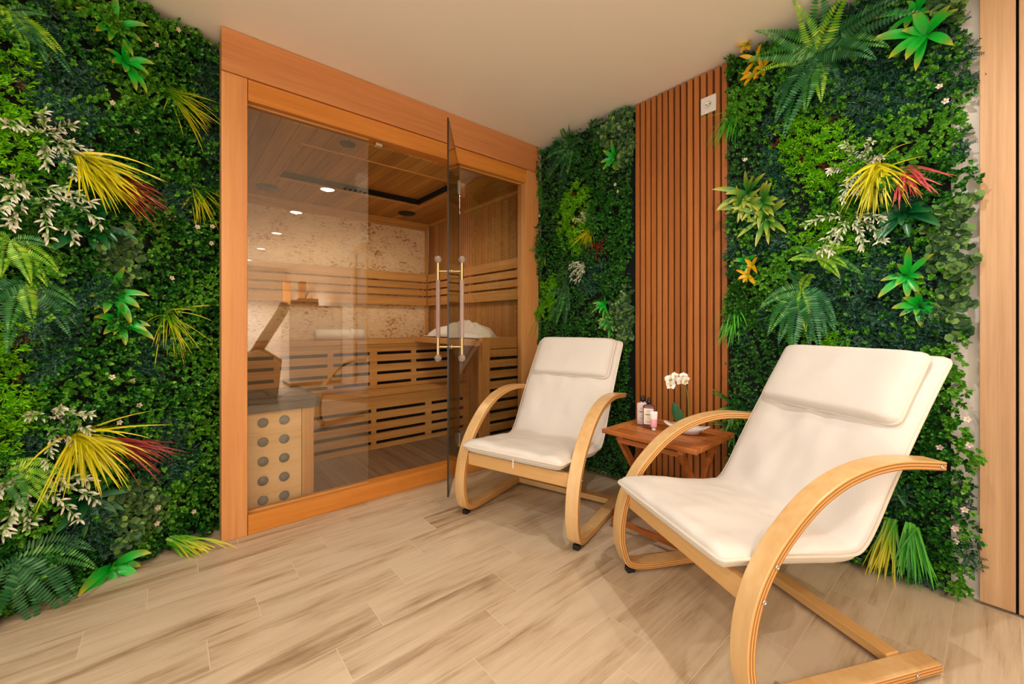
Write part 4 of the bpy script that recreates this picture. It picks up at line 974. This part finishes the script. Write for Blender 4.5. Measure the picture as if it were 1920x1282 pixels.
for k in range(60):
    a = r.uniform(0, 6.28); q = r.random()**.5*.75; s_ = r.uniform(.005, .009)
    b.lathe([(.0005, -s_*.7), (s_, 0), (.0005, s_*.7)], 8, M=T(math.cos(a)*.1*q, math.sin(a)*.045*q, .026))
tag(b.build('pebbles', M['peb'], orc, True), kind='stuff')
M['orcleaf'] = mat('orchid_leaf', (34, 86, 44), .3); M['petal'] = mat('orchid_petal', (246, 240, 228), .5); M['throat'] = mat('orchid_throat', (196, 176, 50), .5)
b = new(); ribbon(b, (-.018, -.012, .026), (-.32, -.05, 1), .125, .05, .0, 10, .12, pull=np.array([0., 0, -1])); b.build('leaf', M['orcleaf'], orc, True, recalc=False)
stA = catmull([(.01, 0, .03), (.012, 0, .10), (.004, .0, .19), (-.008, -.005, .248), (-.018, -.012, .272)], 6)
stB = catmull([(.0, .01, .03), (-.012, .01, .10), (-.02, .005, .19), (-.032, 0, .25), (-.05, -.005, .268), (-.065, -.01, .255)], 6)
MB().tube(stA, .0017, 7).build('stem', M['stem'], orc, True); MB().tube(stB, .0014, 7).build('stem', M['stem'], orc, True)
def orchid_flower(p, tilt, spin, s):
    b = MB(); v = []; f = []
    def petal(a, l, w):
        k0 = len(b.v); nr = 6; m_ = Matrix.Rotation(a, 4, 'Z')
        for i in range(nr+1):
            t_ = i/nr; ww = w*math.sin(PI*min(.96, t_*.86+.1))**.8
            for sg in (-1, 0, 1): b.v.append(tuple(m_ @ Vector((sg*ww/2, l*t_, .006*t_*t_-.003*abs(sg)+.002*math.sin(t_*6)))))
            if i < nr: k = k0+i*3; b.f += [(k, k+1, k+4, k+3), (k+1, k+2, k+5, k+4)]; b.m += [0, 0]
    for a, l, w in ((0, .021, .017), (2.3, .020, .016), (-2.3, .020, .016), (1.2, .022, .026), (-1.2, .022, .026)): petal(a, l*s, w*s)
    M4 = T(*p) @ Matrix.Rotation(spin, 4, 'Z') @ Matrix.Rotation(PI/2+tilt, 4, 'X')
    b.v = [tuple(M4 @ Vector(q)) for q in b.v]
    fl = b.build('flower', M['petal'], orc, True)
    MB().lathe([(.0008, 0), (.004*s, .003), (.005*s, .007), (.0015, .010)], 10, M=M4).build('throat', M['throat'], fl, True)
orchid_flower((-.066, -.028, .252), .1, .3, 1.25); orchid_flower((-.045, -.03, .270), -.2, .9, 1.0); orchid_flower((-.066, -.02, .223), -.2, .1, 1.05)
orchid_flower((-.014, -.03, .250), .35, .3, 1.25); orchid_flower((.002, -.03, .254), .2, 1.0, 1.15); orchid_flower((-.008, -.02, .272), -.1, .2, .9)

# ================================================================== DOWNLIGHTS
proto = None
plab = ['round recessed downlight in the ceiling above the two armchairs', 'round recessed downlight reflected first beyond the armchairs', 'round recessed downlight reflected third from the sauna', 'round recessed downlight reflected fourth from the sauna', 'round recessed downlight farthest from the sauna',
        'round recessed downlight in front of the left green wall', 'round recessed downlight above the camera', 'round recessed downlight behind and right of the camera', 'round recessed downlight over the far part of the room', 'round recessed downlight over the far end of the room']
for i, (x, y) in enumerate(LAMPS):
    if proto is None:
        o = proto = thing('downlight', plab[0], 'downlight', (x, y, CEIL), group='recessed ceiling downlights')
        MB().lathe([(.066, -.001), (.067, -.0045), (.080, -.004), (.082, -.0005)], 40).build('trim_ring', M['white'], o, True)
        MB().lathe([(.0, -.003), (.064, -.003), (.065, -.001)], 40).build('lens', M['lens'], o, True)
    else: o = copy_tree(proto); o.location = (x, y, CEIL); o['label'] = plab[i]

t = thing('ceiling_grille', 'white slotted air grille in the ceiling beside the first downlight', 'vent', (1.84, 1.46, CEIL))
MB().box((-.05, -.14, -.008), (.05, .14, -.0005)).build('frame', M['white'], t, bevel=.002)
b = MB()
for k in range(5): b.box((-.034, -.122+k*.05, -.0095), (.034, -.096+k*.05, -.0082))
b.build('slots', M['speaker'], t)

# ================================================================== REST OF THE ROOM (seen mirrored in the glass)
cn = thing('storage_counter', 'tall white counter with pale wooden edges mirrored in the sauna glass', 'counter', (4.8, 1.45, 0))
MB().box((0, 0, .06), (.6, .79, 1.27)).build('body', M['plaster'], cn, bevel=.004)
MB().box((-.02, -.02, 1.271), (.62, .79, 1.30)).build('top', M['oak'], cn, bevel=.003)
MB().box((.03, .03, .001), (.6, .79, .059)).build('plinth', M['slate'], cn)
pl_ = thing('flower_box', 'dark brown planter box with a pale yellow flower on the white counter', 'planter', (4.95, 1.62, 1.3005))
M['brownbox'] = mat('brown_box', (92, 64, 34), .5)
MB().box((0, 0, 0), (.14, .3, .12)).box((.0, -.1, 0), (.12, -.002, .09)).build('box', M['brownbox'], pl_, bevel=.003)
b = new()
for k in range(16):
    a = k*2.4; ribbon(b, (.07, .12, .12), (math.cos(a)*.5, math.sin(a)*.5, 1), .14, .03, .3, 5, .2, pull=np.array([0, 0, -1.]))
b.build('flower', M['cream'], pl_, True, recalc=False)
dr = thing('framed_cabinet', 'wooden framed glass cabinet on the back wall mirrored in the sauna glass', 'cabinet', (3.56, YW-.04, 0))
MB().box((0, 0, .0), (.1, .0385, 2.19)).box((.46, 0, 0), (.56, .0385, 2.19)).box((.1, 0, 2.07), (.46, .0385, 2.19)).box((.1, 0, 1.2), (.46, .0385, 1.28)).box((.1, 0, 0), (.46, .0385, .1)).build('frame', M['oak'], dr, bevel=.003)
MB().box((.1, .02, .1), (.46, .03, 2.07)).build('panel', mat('grey_glass_panel', (170, 176, 176), .2), dr)
for i, (x, y) in enumerate(((6.6, 1.72), (6.6, 2.0))):
    o = MB().box((0, 0, 0), (.12, .12, 1.85)).build('wooden_post', M['post'], bevel=.004); o.location = (x, y, 0)
    tag(o, ['orange wooden post behind the counter, nearer the room', 'orange wooden post behind the counter, nearer the wall'][i], 'post')
rc = thing('recliner', 'brown padded recliner with curved armrests mirrored at the left of the glass', 'recliner', (3.9, .72, 0), .2)
M['brown'] = mat('brown_leather', (104, 70, 40), .4); M['ltan'] = mat('tan_shell', (190, 160, 120), .3)
def padded(path, hw, th): return loft_cushion('tmp', path, hw, th, th, rc, M['brown'], 0, pipe=False)
o = padded([(.45, .3), (.3, .42), (0, .45), (-.1, .47)], .27, .05); o.name = 'seat'
o = padded([(-.08, .48), (-.25, .8), (-.42, 1.1), (-.5, 1.28)], .27, .06); o.name = 'backrest'
for s in (-1, 1):
    MB().prism([(.35, .0), (.42, .12), (.3, .5), (-.2, .68), (-.45, .5), (-.4, .0)], s*.3-.05, s*.3+.05, M=Matrix(((0, 0, 1, 0), (-1, 0, 0, 0), (0, 1, 0, 0), (0, 0, 0, 1)))).build('armrest', M['ltan'], rc, bevel=.02)
